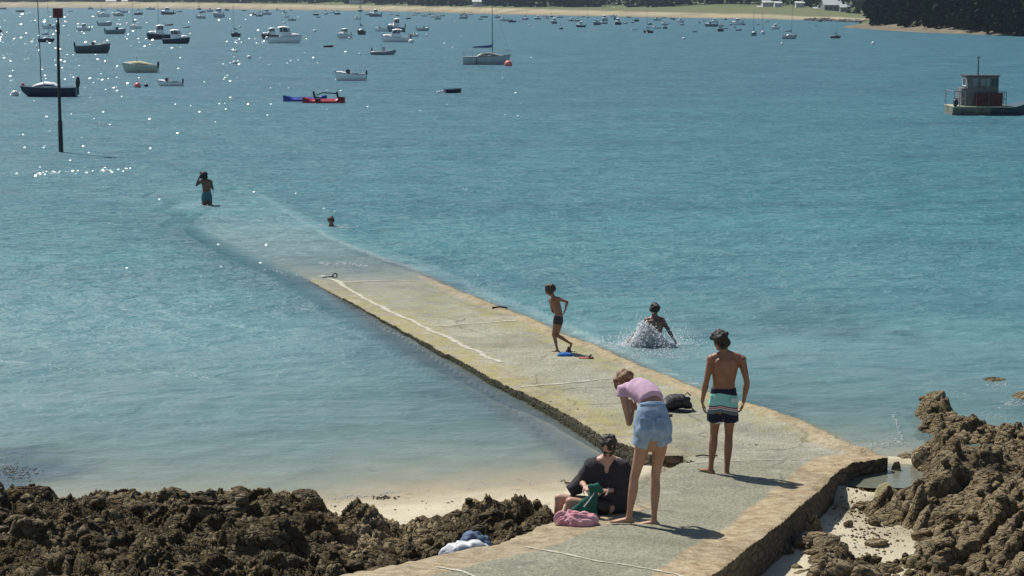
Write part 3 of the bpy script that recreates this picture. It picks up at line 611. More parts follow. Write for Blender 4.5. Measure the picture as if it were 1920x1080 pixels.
boulder(158, 1010, 66, 'dark boulder with a domed top on the left reef', z=.15, asp=(1, .8, .9), seed=19, dark=.9, light=0)
boulder(262, 1048, 62, 'round dark boulder left of the rock pool', z=.1, asp=(1, .8, .7), seed=20, dark=.8, light=0)
boulder(385, 1050, 80, 'tall dark boulder with a ridged top right of the rock pool', z=.15, asp=(.9, .8, .9), seed=21, dark=.6, light=.2)
boulder(430, 1075, 66, 'leaning dark slab of rock close to the rock pool', z=.15, asp=(.7, .9, 1.0), seed=22, dark=.6, light=.3)
boulder(800, 1002, 54, 'dark cube shaped rock among the pale strata', z=.15, asp=(1, .8, .9), seed=23, dark=.3, light=.5)
boulder(905, 985, 50, 'cluster rock with rounded lumps above the pile of clothes', z=.2, asp=(1, .8, .9), seed=24, dark=.3, light=.5)
boulder(1000, 985, 46, 'brown boulder below the edge of the sand near the seated man', z=.2, asp=(1.2, .8, .7), seed=25, dark=.2, light=.6)
boulder(995, 1008, 34, 'pale striped stone beside the kerb of the slipway', z=.3, asp=(1.2, .8, .6), seed=26, light=1)
for i_, (x_, y_, w2, sd3, lb) in enumerate(((1612, 948, 30, 31, 'small angular stone left of the yellowish boulder'), (1700, 955, 34, 32, 'brown stone just right of the yellowish boulder'), (1590, 985, 26, 33, 'small stone at the edge of the wall shadow on the sand'), (1640, 978, 34, 34, 'flat stone on the upper edge of the sand patch'), (1730, 1010, 44, 35, 'brown stone right of the wedge shaped stone'), (1505, 1055, 44, 36, 'pointed grey stone nearest the wall at the bottom edge'), (1570, 1062, 54, 37, 'wide brown stone at the bottom between wall and sand'), (1475, 1068, 40, 38, 'dark stone tucked against the bottom of the wall'))):
    boulder(x_, y_, w2, lb, asp=(1, .75, .65), seed=sd3, rz=i_ * .7, light=.8, dark=.2)
# rubble nobody could count
def rubble():
    mb_v, mb_f, dk = [], [], []
    t = [Vector(v) for v in ((1, 0, 0), (-1, 0, 0), (0, 1, 0), (0, -1, 0), (0, 0, 1), (0, 0, -1))]
    bm = bmesh.new(); bmesh.ops.create_icosphere(bm, subdivisions=1, radius=1); base = np.array([v.co for v in bm.verts]); fc = np.array([[v.index for v in f.verts] for f in bm.faces]); bm.free()
    V, F, D, Lt = [], [], [], []; n = 0
    for poly, cnt, dark, light in ((REEF_L, 1500, .8, .15), (REEF_R, 1300, .3, .8)):
        P = np.array(poly); lo, hi = P.min(0), P.max(0); k = 0
        while k < cnt:
            x, y = rng.uniform(lo[0], hi[0]), rng.uniform(max(lo[1], 17.5), hi[1]); dd = float(polydist(np.array([x]), np.array([y]), poly)[0])
            k += 1
            if dd < -.25: continue
            s = .02 + .10 * rng.random() ** 3; jd_ = float(polydist(np.array([x]), np.array([y]), JPOLY)[0])
            if jd_ > -.05 - s: continue
            X1, Y1 = np.array([x]), np.array([y])
            if poly is REEF_L: z = SURF_L(X1, Y1)
            else: z = SURF_R(X1, Y1)
            q = base * rng.uniform(.7, 1.2, 3) * s * .9; q = q * (1 + (rng.random((len(q), 1)) - .5) * .45)
            a = rng.uniform(0, 6.3); c_, s_q = math.cos(a), math.sin(a); q = np.stack([q[:, 0] * c_ - q[:, 1] * s_q, q[:, 0] * s_q + q[:, 1] * c_, q[:, 2] * .8], 1)
            V.append(q + [x, y, z + s * .2]); F.append(fc + n); n += len(q); D += [dark * rng.random()] * len(q); Lt += [light * rng.random()] * len(q)
    o = mesh_from('rubble', np.concatenate(V), np.concatenate(F), ROCK, smooth=False, attrs={'dark': D, 'light': Lt}); tag(o, 'loose broken stones strewn over the shore rocks', 'stones', kind='stuff')
from mathutils.bvhtree import BVHTree
def surf(objs):
    trees = []
    for o in objs:
        me = o.data; trees.append(BVHTree.FromPolygons([v.co.copy() for v in me.vertices], [tuple(p.vertices) for p in me.polygons]))
    def f(X, Y):
        z = -1
        for t in trees:
            h = t.ray_cast(Vector((float(X[0]), float(Y[0]), 9)), Vector((0, 0, -1)))
            if h[0] is not None: z = max(z, h[0].z)
        return z
    return f
_reefs = [o for o in COL.objects if o.name.startswith('rocky_shore')]
SURF_L = surf(_reefs[:1]); SURF_R = surf(_reefs[1:]); GSURF = surf(_reefs + [deck, ground_o])
def gz_at(x, y): return GSURF([x], [y])
rubble()
# rock pools: still water lying in hollows of the reef
pm = NT('pool_water'); pm.p.inputs['Base Color'].default_value = (.15, .16, .12, 1); pm.p.inputs['Roughness'].default_value = .06; pm.p.inputs['IOR'].default_value = 1.33
pm.l.new(pm.bump(pm.noise(9, 2), .01), pm.p.inputs['Normal']); PW = pm.m
def pool(px, py, w_, d_, z, seed=1):
    p = at(px, py, z); V = [(p.x, p.y, z)]; n = 40
    for k in range(n):
        a = 2 * math.pi * k / n; q = 1 + (vnoise(np.array([math.cos(a) * 2 + seed]), np.array([math.sin(a) * 2]), seed)[0] - .5) * .5; V.append((p.x + math.cos(a) * w_ * q, p.y + math.sin(a) * d_ * q, z))
    o = mesh_from('rock_pool', V, [(0, 1 + k, 1 + (k + 1) % n) for k in range(n)], PW, smooth=False); tag(o, 'still water in a hollow of the rocks', kind='structure')
pool(312, 1068, .26, .32, .36, 2)
pool(1655, 889, .80, .80, .115, 3)

# ================================================================ far woods, meadows, houses
lf = NT('far_leaves'); lf.fin(lf.mix(lf.math('MULTIPLY', lf.noise(.16, 3), 1.0), lf.ramp(lf.noise(.05, 3), [(.35, (.018, .032, .022)), (.5, (.030, .050, .026)), (.7, (.055, .085, .035))]), lf.ramp(lf.noise(.6, 4, .7), [(.3, (.014, .026, .018)), (.7, (.05, .07, .03))])), .9, None, .1)
lh = NT('headland_leaves'); lh.fin(lh.mix(.6, lh.ramp(lh.noise(.25, 3), [(.4, (.008, .014, .010)), (.7, (.020, .032, .018))]), lh.ramp(lh.noise(1.6, 4, .7), [(.35, (.006, .011, .009)), (.7, (.030, .042, .022))])), .9, None, .1)
def woodland(name, spots, m, label, leaf, per, drop=.35):
    """spots: (x, y, z0, radius, height); leaf clumps scattered through every crown, on trunks"""
    V, F = [], []; n = 0; vv = np.array([[-1, 0, 0], [0, -1, .15], [1, 0, 0], [0, 1, -.15]], float)
    for (x, y, z0, r, h) in spots:
        k = int(per); u = rng.normal(size=(k, 3)); u /= np.linalg.norm(u, axis=1)[:, None]; rad = rng.uniform(.55, 1.0, k) ** .5
        lump = 1 + .35 * np.sin(u[:, 0] * 5 + x) * np.cos(u[:, 2] * 4 + y)
        c_ = u * rad[:, None] * lump[:, None] * [r, r, h * (1 - drop) * .55] + [x, y, z0 + h * (drop + (1 - drop) * .5)]
        for i in range(k):
            a = rng.normal(size=3); a /= np.linalg.norm(a); b_ = np.cross(a, [.3, .5, .8]); b_ /= np.linalg.norm(b_); M = np.stack([a, b_, np.cross(a, b_)]); q = vv @ M * leaf * rng.uniform(.6, 1.3) + c_[i]
            V.append(q); F.append([n, n + 1, n + 2, n + 3]); n += 4
    o = mesh_from(name, np.concatenate(V), np.array(F), m, smooth=False); return tag(o, label, 'trees', kind='stuff')
def fgz(px, k, f=0):
    e_, b_, g_ = [float(v) for v in far_profile(px)]; d = HCAM * FPX / e_; D = d * 1.045 + 12; Z = max(.5, HCAM - b_ * D / FPX); w_ = float(np.interp(px, [0, 1000, 1150, 1500, 1600, 1700], [25, 25, 130, 130, 120, 60])); G_ = D + w_; ZG = max(Z + .2, HCAM - g_ * G_ / FPX)
    if k == 'b': return D, Z
    return G_ + f, ZG + f * .02
sp = []
for row, (f, hh_) in enumerate(((6, 7), (30, 11), (70, 15))):
    px = -480
    while px < 1660:
        D, Z = fgz(px, 'g', f); D += rng.uniform(-4, 10); r = rng.uniform(4, 9) * (1 if row else .7); h = hh_ * rng.uniform(.7, 1.25)
        bare = (row == 0) and (1130 < px < 1470 or 560 < px < 700) and rng.random() < .8
        if not bare and not (1528 < px < 1592 and row < 2): sp.append(((px - 960) / FPX * D, D, Z - 1, r, h))
        px += r * FPX / D * rng.uniform(.8, 1.5)
woodland('far_woodland', sp, lf.m, 'band of bluish green trees behind the far beach', .9, 170, .05)
sp = []
for row, f in enumerate((4, 11, 20, 34)):
    px = 1655 if row < 2 else 1640
    while px < 2100:
        sb_ = float(np.interp(px, *np.array(SPITB).T)); D = HCAM * FPX / sb_ * .93 + 4 + f; r = rng.uniform(2.5, 4.5); h = (6, 10, 14, 17)[row] * rng.uniform(.8, 1.2)
        z = .9 + 3 * min(1, f / 25) if row else .7
        sp.append(((px - 960) / FPX * D, D, z - .8, r, h)); px += r * FPX / D * rng.uniform(.6, 1.0)
for k in range(26):
    px = rng.uniform(1640, 1720); D = rng.uniform(430, 540); sp.append(((px - 960) / FPX * D, D, 0, rng.uniform(2, 4), rng.uniform(6, 12)))
woodland('headland_woodland', sp, lh.m, 'dark dense wood on the right hand headland', .42, 900, .02)
# trunks of the headland wood one can make out as pale stems stay inside the wood mass
WH = mat('white_render_wall', (.62, .61, .57), .8, .06, .8); SLATE = mat('pale_slate_roof', (.50, .52, .52), .45, .1, 1.2); GREYW = mat('grey_stone_wall', (.25, .25, .25), .8, .2, 1.0); WIN = mat('window_glass_dark', (.03, .04, .05), .15, .1)
def house(name, px, py, D, W_, Dp, Hh, Rf, label, wall=WH, roof=SLATE, nwin=3, rz=0, cat='house', group=None):
    Dn = fgz(px, 'g', -3)[0]; kq = Dn / D; W_, Dp, Hh, Rf = W_ * kq, Dp * kq, Hh * kq, Rf * kq; D = Dn
    p = atd(px, py, D); o = empty(name, (p.x, p.y, p.z), rz, label, cat, group)
    MB().box((0, 0, Hh / 2 - .6), (W_, Dp, Hh + 1.2)).add([(-W_ / 2, -Dp / 2, Hh), (-W_ / 2, Dp / 2, Hh), (-W_ / 2, 0, Hh + Rf), (W_ / 2, -Dp / 2, Hh), (W_ / 2, Dp / 2, Hh), (W_ / 2, 0, Hh + Rf)], [(0, 1, 2), (3, 5, 4), (0, 2, 5, 3), (1, 4, 5, 2), (0, 3, 4, 1)]).build('wall', wall, o)
    t = .12; e_ = .3; mb = MB()
    for s in (-1, 1):
        y0, z0 = s * (Dp / 2 + e_), Hh - e_ * Rf / (Dp / 2); X0, X1 = -W_ / 2 - e_, W_ / 2 + e_
        mb.add([(X0, y0, z0 + .03), (X1, y0, z0 + .03), (X1, 0, Hh + Rf + .03), (X0, 0, Hh + Rf + .03), (X0, y0, z0 + t + .03), (X1, y0, z0 + t + .03), (X1, 0, Hh + Rf + t + .03), (X0, 0, Hh + Rf + t + .03)], [(0, 1, 2, 3), (4, 5, 6, 7), (0, 1, 5, 4), (1, 2, 6, 5), (2, 3, 7, 6), (3, 0, 4, 7)])
    mb.build('roof', roof, o)
    MB().box((W_ * .38, 0, Hh + Rf + .3), (.7, .5, 1.2)).build('chimney', wall, o)
    for i in range(nwin):
        x = -W_ / 2 + W_ * (i + .5) / nwin; MB().box((x, -Dp / 2 - .03, Hh * .52), (W_ * .09 + .2, .1, Hh * .32)).build('window', WIN, o)
    return o
house('house', 1558, 21, 790, 7.2, 6, 2.6, 1.9, 'pale grey house with a bright slate roof above the far shore', GREYW, SLATE, 4, rz=.12)
house('lean_to', 1530, 22, 786, 2.2, 2.5, 1.0, .8, 'small white lean to at the left end of the grey house', WH, SLATE, 1, cat='shed')
house('house', 1438, 11.5, 900, 4.4, 4, 1.7, .8, 'low white house, left one of the pair above the meadow', WH, SLATE, 3)
house('house', 1458, 11.5, 902, 3.2, 4, 1.4, .7, 'smaller white house, right one of the pair above the meadow', WH, SLATE, 2)
house('house', 1499, 9.5, 905, 3.8, 4, .9, .7, 'white roofed cottage between the meadow pair and the grey house', WH, SLATE, 2)
house('boat_shed', 1583, 18, 800, 3.6, 3, 1.0, 1.0, 'small grey shed right of the grey house', GREYW, SLATE, 1, cat='shed')
house('cottage', 1425, 17, 800, 2.2, 2.5, .6, .6, 'tiny pale hut at the right end of the meadow', WH, SLATE, 1, cat='hut')
house('house', 897, 8, 950, 5.6, 5, 1.2, .9, 'faint white house half hidden in the trees above the middle of the beach', WH, SLATE, 3)
house('house', 668, 3.5, 1330, 9, 6, 2.4, 1.8, 'wide white house above the beach left of the middle', WH, SLATE, 4)
house('beach_hall', 209, 5, 1640, 8.5, 6, 1.2, .8, 'long white roofed hall behind the beach, left of two', WH, WH, 3, cat='hall')
house('beach_hall', 242, 5, 1640, 11.5, 6, 1.2, .8, 'longer white roofed hall behind the beach, right of two', WH, WH, 4, cat='hall')
for i, (px, py, l) in enumerate(((1222, 12, 'round white tent at the back of the meadow, left one'), (1233, 12, 'round white tent at the back of the meadow, right one'), (1264, 13, 'flat white tent beside the meadow trees'), (1151, 18.5, 'small white tent where the beach meets the meadow'))):
    p = atd(px, py, 880); o = empty('tent', p, 0, l, 'tent'); MB().loft([(0, 0, 0), (0, 0, .6)], [(1 + (i == 2) * .8, .9), (.95 + (i == 2) * .8, .85)], cap='flat', n=12).build('tent_wall', WH, o); MB().loft([(0, 0, .58), (0, 0, .95), (0, 0, 1.25)], [(1.1 + (i == 2) * .8, 1), (.6, .55), (.06, .06)], cap='flat', n=12).build('tent_roof', WH, o)
# dark training wall and posts off the headland
DK = mat('wet_dark_stone', (.035, .032, .028), .7, .3, .6)
p0, p1 = at(1510, 37.5, .1), at(1640, 41.5, .2); mb = MB()
for i in range(60):
    q = p0.lerp(p1, i / 59); mb.ell((q.x, q.y + rng.uniform(-1, 1), rng.uniform(0, .3)), (rng.uniform(.6, 1.1), 1.0, rng.uniform(.3, .8)), n=7, m=5, noise=.4, seed=i)
tag(mb.build('training_wall', DK), 'low dark stone wall running along the far shore under the grey house', 'wall')
for i in range(34):
    px = 1612 + i * 1.75 + rng.uniform(-.8, .8); q = at(px, 46.2 - i * .05 + rng.uniform(-.4, .4), 0)
    if i == 0: st0 = MB().loft([(0, 0, -.8), (0, 0, .2), (.04, 0, .55)], [.22, .2, .13], cap='round', n=7); sto = st0.build('mooring_post', DK); tag(sto, 'short dark post in the row standing in the water off the headland spit', 'post', 'dark posts off the spit'); o = sto
    else: o = sto.copy(); COL.objects.link(o)
    o.location = q; o.scale = (1.2, 1, rng.uniform(.6, 1.5))
# ================================================================ boats
WHT = mat('white_gelcoat', (.88, .88, .86), .3, .05, 3); CRM = mat('cream_gelcoat', (.50, .52, .40), .35, .12, 3); GRYH = mat('grey_hull_paint', (.20, .23, .24), .4, .12, 3)
NAVY = mat('navy_hull_paint', (.010, .014, .045), .3, .2, 3); BLK = mat('black_paint', (.012, .012, .014), .4, .2, 3); LGR = mat('light_grey_hull', (.42, .46, .47), .35, .08, 3)
GRN = mat('sea_green_hull', (.14, .24, .23), .4, .12, 3); REDP = mat('red_plastic', (.30, .010, .022), .3, .15, 3); BLUP = mat('blue_plastic', (.010, .035, .26), .3, .15, 3)
BRN = mat('varnished_brown', (.12, .055, .03), .4, .2, 5); GLS = mat('cabin_glass', (.02, .03, .035), .08, .2, 3, spec=.8); ALU = mat('grey_alloy', (.30, .32, .33), .35, .08, 4, metal=.6)
MAST = mat('mast_alloy', (.10, .115, .13), .4, .1, 3); CANV = mat('blue_sail_cover', (.02, .06, .25), .8, .2, 6); ORB = mat('coral_buoy_plastic', (.72, .16, .15), .4, .08, 5); WB = mat('white_buoy_plastic', (.70, .70, .68), .4, .08, 5)
SLIME = mat('waterline_slime', (.05, .065, .045), .7, .3, 5); DGR = mat('dark_grey_paint', (.055, .062, .068), .5, .15, 4); RUST = mat('rusty_red_paint', (.085, .016, .010), .7, .35, 5, bump=.01)
def hull_mb(L, B, H, D=.18, rake=.10, transom=.8, sheer=.35, inset=0, top=True, ns=14):
    """closed hull, bow at +x, waterline z=0; inset>0 makes an open cockpit floor at H-inset"""
    st_ = []
    for i in range(ns + 1):
        t = i / ns; b = B / 2 * (transom + (1 - transom) * math.sin(min(1, t / .4) * math.pi / 2)) * (1 - max(0, (t - .42) / .58) ** 2.3)
        zs = H * (1 + sheer * t * t); kz = -D * (1 - max(0, (t - .55) / .45) ** 2 * 1.1); x = -L / 2 + L * t; rk_ = rake * L * t ** 3
        b = max(b, .012 * B)
        pts = [(x - rk_, 0, kz), (x - rk_ * .8, b * .62, kz * .55 + .03 * H), (x - rk_ * .5, b * .86, H * .30), (x - rk_ * .2, b * .96, H * .65), (x, b, zs)]
        st_.append(pts)
    V, F = [], []; n = 9
    for pts in st_:
        for p in pts[::-1]: V.append(p)
        for p in pts[1:]: V.append((p[0], -p[1], p[2]))
    for i in range(ns):
        for k in range(n - 1): F.append((i * n + k, i * n + k + 1, (i + 1) * n + k + 1, (i + 1) * n + k))
    F.append(tuple(range(n)))
    dk = []
    if inset:
        o = len(V)
        for pts in st_:
            x, b, z = pts[4]; q = max(.3, 1 - .10 * B / max(b, .05) * .5); V += [(x - .02 * L, b * q, z), (x - .02 * L, b * q * .92, max(.04, H - inset) + .02), (x - .02 * L, -b * q * .92, max(.04, H - inset) + .02), (x - .02 * L, -b * q, z)]
        for i in range(ns):
            a, b_ = o + i * 4, o + (i + 1) * 4
            F += [(i * n, (i + 1) * n, b_, a), (i * n + 8, (i + 1) * n + 8, b_ + 3, a + 3), (a, b_, b_ + 1, a + 1), (a + 1, b_ + 1, b_ + 2, a + 2), (a + 2, b_ + 2, b_ + 3, a + 3)]
        F += [(0, o, o + 1, o + 2, o + 3, 8)]
    elif top:
        for i in range(ns): F.append((i * n, (i + 1) * n, (i + 1) * n + 8, i * n + 8))
    m = MB(); m.add(V, F); m.rim = [(p[4][0], p[4][1], p[4][2]) for p in st_]; return m
def rimpart(m, mt, parent, r=.035, name='gunwale'):
    q = m.rim; MB().wire([(x, y, z) for x, y, z in q], r).wire([(x, -y, z) for x, y, z in q], r).build(name, mt, parent, smooth=True)
def outboard(parent, x, y, z, k=1, m=None, tilt=0):
    b = MB().loft([(x - .14 * k, y, z + .02 * k), (x - .16 * k, y, z + .22 * k), (x - .17 * k, y, z + .40 * k)], [(.12 * k, .10 * k), (.15 * k, .12 * k), (.10 * k, .09 * k)], side=(1, 0, 0), n=10)
    o = b.build('outboard_motor', m or BLK, parent, smooth=True); MB().box((x - .16 * k, y, z - .2 * k), (.10 * k, .06 * k, .45 * k)).build('motor_leg', DGR, o); return o
def motorboat_cabin(name, hullm=WHT, sup=WHT, L=4.6, B=1.9, H=.55, hb=False):
    """small pilothouse boat"""
    o = empty(name); h = hull_mb(L, B, H, rake=.09); h.build('hull', hullm, o, smooth=30); rimpart(h, WHT if hullm != WHT else LGR, o)
    MB().loft([(L * .08, 0, H + .05), (L * .25, 0, H + .24), (L * .40, 0, H + .26)], [(.20, B * .38), (.18, B * .30), (.08, B * .12)], side=(0, 0, 1), n=10).build('foredeck_hatch', WHT, o, smooth=True)
    c = MB(); zc = H; hc = .92
    c.add([(-L * .18, s * B * .36, zc) for s in (-1, 1)] + [(L * .17, s * B * .34, zc + .1) for s in (-1, 1)] + [(-L * .18, s * B * .33, zc + hc * .52) for s in (-1, 1)] + [(L * .13, s * B * .31, zc + hc * .55) for s in (-1, 1)], [(0, 2, 3, 1), (4, 5, 7, 6), (0, 1, 5, 4), (2, 6, 7, 3), (0, 4, 6, 2), (1, 3, 7, 5)])
    cab = c.build('cabin', sup, o)
    MB().add([(-L * .16, s * B * .325, zc + hc * .45) for s in (-1, 1)] + [(L * .135, s * B * .315, zc + hc * .45) for s in (-1, 1)] + [(-L * .16, s * B * .30, zc + hc * .98) for s in (-1, 1)] + [(L * .05, s * B * .285, zc + hc * .98) for s in (-1, 1)], [(0, 2, 3, 1), (4, 5, 7, 6), (0, 1, 5, 4), (2, 6, 7, 3), (0, 4, 6, 2), (1, 3, 7, 5)]).build('window', GLS, cab)
    p = MB()
    for s in (-1, 1):
        for xa, xb in ((-.17, -.17), (-.05, -.07), (.14, .055)): p.tube((L * xa, s * B * .33, zc + hc * .5), (L * xb, s * B * .295, zc + hc), .032)
    p.tube((L * .14, 0, zc + hc * .5), (L * .055, 0, zc + hc), .03); p.build('window_frame', sup, cab)
    MB().loft([(-L * .22, 0, zc + hc), (-L * .05, 0, zc + hc + .05), (L * .10, 0, zc + hc - .01)], [(B * .36, .07), (B * .37, .10), (B * .30, .05)], side=(0, 1, 0), n=14).build('roof', sup, o, smooth=True)
    r = MB(); q = h.rim
    for s in (-1, 1):
        top = [(x * .98, s * y * .9, z + .28) for x, y, z in q[8:14]]; r.wire(top, .012)
        for x, y, z in q[8:14:2]: r.tube((x * .98, s * y * .9, z), (x * .98, s * y * .9, z + .28), .010)
    r.build('bow_rail', ALU, o); outboard(o, -L / 2, 0, H * .8, 1.1); MB().tube((-L * .1, .1, zc + hc), (-L * .14, .1, zc + hc + .7), .012, .006).build('antenna', ALU, o)
    return o
def motorboat_open(name, hullm=WHT, L=4.4, B=1.8, H=.5, console=BLK, screen=True):
    o = empty(name); h = hull_mb(L, B, H, inset=.28, rake=.10); h.build('hull', hullm, o, smooth=30); rimpart(h, WHT if hullm in (CRM, GRN, LGR) else DGR if hullm == WHT else LGR, o, .028)
    MB().loft([(L * .12, 0, H + .04), (L * .28, 0, H + .16), (L * .42, 0, H + .20)], [(.13, B * .42), (.11, B * .32), (.06, B * .12)], side=(0, 0, 1), n=10).build('foredeck', WHT if hullm != DGR else DGR, o, smooth=True)
    MB().box((L * .0, 0, H + .10), (.4, .5, .55), taper=.8).build('console', WHT if hullm != DGR else BRN, o)
    if screen:
        w_ = MB()
        for s in (-1, 1): w_.add([(L * .02, s * B * .36, H + .05), (L * .16, s * B * .22, H + .12), (L * .12, s * B * .20, H + .46), (-.02, s * B * .34, H + .40)], [(0, 1, 2, 3)])
        w_.add([(L * .16, -B * .22, H + .12), (L * .16, B * .22, H + .12), (L * .12, B * .2, H + .46), (L * .12, -B * .2, H + .46)], [(0, 1, 2, 3)]); w_.build('windscreen', GLS, o)
        MB().wire([(-.02, -B * .34, H + .40), (L * .12, -B * .2, H + .46), (L * .12, B * .2, H + .46), (-.02, B * .34, H + .40)], .014).build('screen_frame', ALU, o)
    MB().box((-L * .22, 0, H - .02), (.35, B * .7, .16)).build('seat', console, o); outboard(o, -L / 2, 0, H * .8, 1.0); return o
def sailboat(name, hullm=WHT, L=5, B=1.7, H=.55, mh=5.2, cover=CANV, bare=False, stripe=None, sup=WHT):
    o = empty(name); h = hull_mb(L, B, H, rake=.16, transom=.55, sheer=.18, D=.25); h.build('hull', hullm, o, smooth=30); rimpart(h, DGR if hullm in (WHT, LGR, GRN) else LGR, o, .02, 'toe_rail')
    MB().loft([(-L * .18, 0, H + .02), (-L * .10, 0, H + .17), (L * .05, 0, H + .22), (L * .20, 0, H + .12), (L * .28, 0, H + .04)], [(B * .28, .1), (B * .29, .14), (B * .26, .14), (B * .18, .1), (B * .08, .04)], side=(0, 1, 0), n=12).build('coachroof', sup, o, smooth=True)
    [MB().box((-.05 * L, s * B * .275, H + .16), (L * .16, .03, .06)).build('cabin_window', GLS, o) for s in (-1, 1)]
    mx = L * .12; MB().tube((mx, 0, H), (mx, 0, H + mh), .042, .03).build('mast', MAST, o)
    if bare: return o
    b = MB().tube((mx, 0, H + .75), (mx - L * .42, 0, H + .80), .03); bo = b.build('boom', MAST, o)
    MB().loft([(mx + .02, 0, H + 1.25), (mx - .02, 0, H + .95), (mx - L * .10, 0, H + .88), (mx - L * .25, 0, H + .86), (mx - L * .40, 0, H + .84)], [(.05, .04), (.11, .09), (.10, .08), (.075, .06), (.035, .03)], n=8).build('furled_sail', cover, bo, smooth=True)
    r = MB(); zt = H + mh * .94
    r.tube((mx, 0, zt), (L * .48, 0, H * 1.1), .006, n=4).tube((mx, 0, zt), (-L * .49, 0, H), .006, n=4)
    for s in (-1, 1): r.tube((mx, 0, zt * .9), (mx - .1, s * B * .45, H), .006, n=4)
    r.tube((mx, -B * .22, H + mh * .62), (mx, B * .22, H + mh * .62), .012, n=4); r.build('rigging', MAST, o)
    r = MB(); q = h.rim
    for s in (-1, 1):
        r.wire([(x, s * y, z + .32) for x, y, z in q[::2]], .009, 4)
        for x, y, z in q[::3]: r.tube((x, s * y * .97, z), (x, s * y, z + .32), .010, n=4)
    r.wire([(q[-1][0] * .8, -.25, H + .45), (q[-1][0] + .08, 0, H + .5), (q[-1][0] * .8, .25, H + .45)], .014); r.wire([(-L * .49, -.4, H + .42), (-L * .53, 0, H + .45), (-L * .49, .4, H + .42)], .014); r.build('guard_rail', ALU, o)
    MB().add([(-L * .5, -.1, H * .9), (-L * .5, .1, H * .9), (-L * .52, .12, -.25), (-L * .52, -.12, -.25)], [(0, 1, 2, 3)]).build('rudder', DGR, o)
    if stripe: MB().box((-L * .22, 0, H * .52), (.05, B * 1.0, H * .9)).build('hull_band', stripe, o)
    return o
def dinghy(name, m=WHT, L=2.4, B=1.1, H=.32):
    o = empty(name); h = hull_mb(L, B, H, D=.08, inset=.22, rake=.06, transom=.75, sheer=.3); h.build('hull', m, o, smooth=30); rimpart(h, LGR if m != WHT else GRYH, o, .022)
    MB().box((-L * .18, 0, H * .7), (.22, B * .82, .03)).build('thwart', LGR, o); MB().box((L * .12, 0, H * .75), (.2, B * .7, .03)).build('thwart', LGR, o); return o
def rib(name, m=GRYH, L=4, B=1.7, con=True):
    o = empty(name); r = .21; pts = []
    for t in (-1, -.6, -.2, .2): pts.append((L / 2 * t, B / 2 - r, .22))
    pts += [(L * .28, B * .33 - .05, .27), (L * .40, B * .2, .36), (L * .45, 0, .42), (L * .40, -B * .2, .36), (L * .28, -B * .33 + .05, .27)] + [(x, -y, z) for x, y, z in pts[::-1]]
    MB().loft(pts, [.16] + [r] * (len(pts) - 2) + [.16], n=10).build('tube', m, o, smooth=True)
    h = hull_mb(L * .9, B * .72, .2, D=.15); h.build('hull', WHT, o, smooth=30)
    if con:
        MB().box((0, 0, .55), (.45, .5, .6), taper=.85).build('console', LGR, o); MB().wire([(-.35, -.3, .3), (-.4, -.3, 1.15), (-.4, .3, 1.15), (-.35, .3, .3)], .025).build('roll_bar', ALU, o)
    outboard(o, -L * .46, 0, .35, .9); return o
def place(o, px, py, w_, hd, z=0, L=4.6, B=1.9, zk=1):
    zk *= 1.5 if L > 3.1 else 1.3
    p = at(px, py, 0); a = R(hd); app = L * abs(math.cos(a)) + B * abs(math.sin(a)); k = w_ / pxm(p) / app; o.location = p; o.rotation_euler = (rng.uniform(-.02, .02), rng.uniform(-.02, .02), a); o.scale = (k, k, k * zk); return k
ZONES = ((240, 'off the left end of the far beach'), (560, 'off the far beach left of the middle'), (860, 'off the middle of the far beach'), (1120, 'off the far beach right of the middle'), (1340, 'off the far meadow'), (1520, 'off the shore by the grey house'), (1930, 'off the wooded headland'))
def kbuoy(px, py, w_, m=WB, label=None, name='mooring_buoy', group='mooring buoys in the bay'):
    p = at(px, py, 0); r = w_ / pxm(p) / 2; key = m.name
    if key not in BU:
        o = empty(name, cat='buoy', group=group); MB().ell((0, 0, .45), 1, n=16, m=12).build('float', m, o, smooth=True); MB().wire([(-.18, 0, 1.35), (-.2, 0, 1.6), (0, 0, 1.75), (.2, 0, 1.6), (.18, 0, 1.35)], .05).build('ring', DGR, o); BU[key] = o
    else: o = copy_tree(BU[key])
    o.location = p; o.scale = (r, r, r); o['label'] = label; return o
BU = {}
# --- the nearer boats, each its own
b = sailboat('moored_boat', NAVY, 4.2, 1.5, .55, 6.0, DGR, bare=True); k = place(b, 91, 181, 106, 180, L=4.2, B=1.5, zk=.82)
tag(b, 'long navy open boat with a bare mast and a white foredeck behind the beacon', 'boat'); outboard(b, -2.05, .1, .62, 1.2); MB().ell((1.9, -.1, .72), (.13, .13, .13)).build('fender', ORB, b, smooth=True)
kbuoy(28, 180, 15, label='pale mooring buoy left of the navy boat with the bare mast')
b = motorboat_open('motorboat', CRM, 4.4, 1.9, .62, screen=False); place(b, 262, 136, 66, 184, L=4.4, B=1.9); tag(b, 'cream and olive open boat under a pale cover with a white lump on top', 'boat')
MB().loft([(-1.7, 0, .66), (0, 0, .84), (1.7, 0, .80)], [(.7, .08), (.8, .16), (.4, .1)], side=(0, 1, 0), n=14).build('cover', mat('pale_olive_cover', (.46, .45, .28), .8, .15, 4), b, smooth=True); MB().ell((.4, 0, 1.2), (.16, .14, .22)).build('mast_head_lamp', WB, b, smooth=True)
b = motorboat_open('motorboat', WHT, 4.2, 1.8, .42); place(b, 318, 161, 51, 172, L=4.2, B=1.8); tag(b, 'low white open boat with a dark windscreen right of the coral and navy buoys', 'boat')
kbuoy(258, 164, 13, ORB, 'coral mooring buoy beside a small navy one, below the cream boat', group='coloured mooring buoys'); kbuoy(274, 162.5, 8, NAVY, 'small navy mooring buoy next to the coral one', group='coloured mooring buoys')
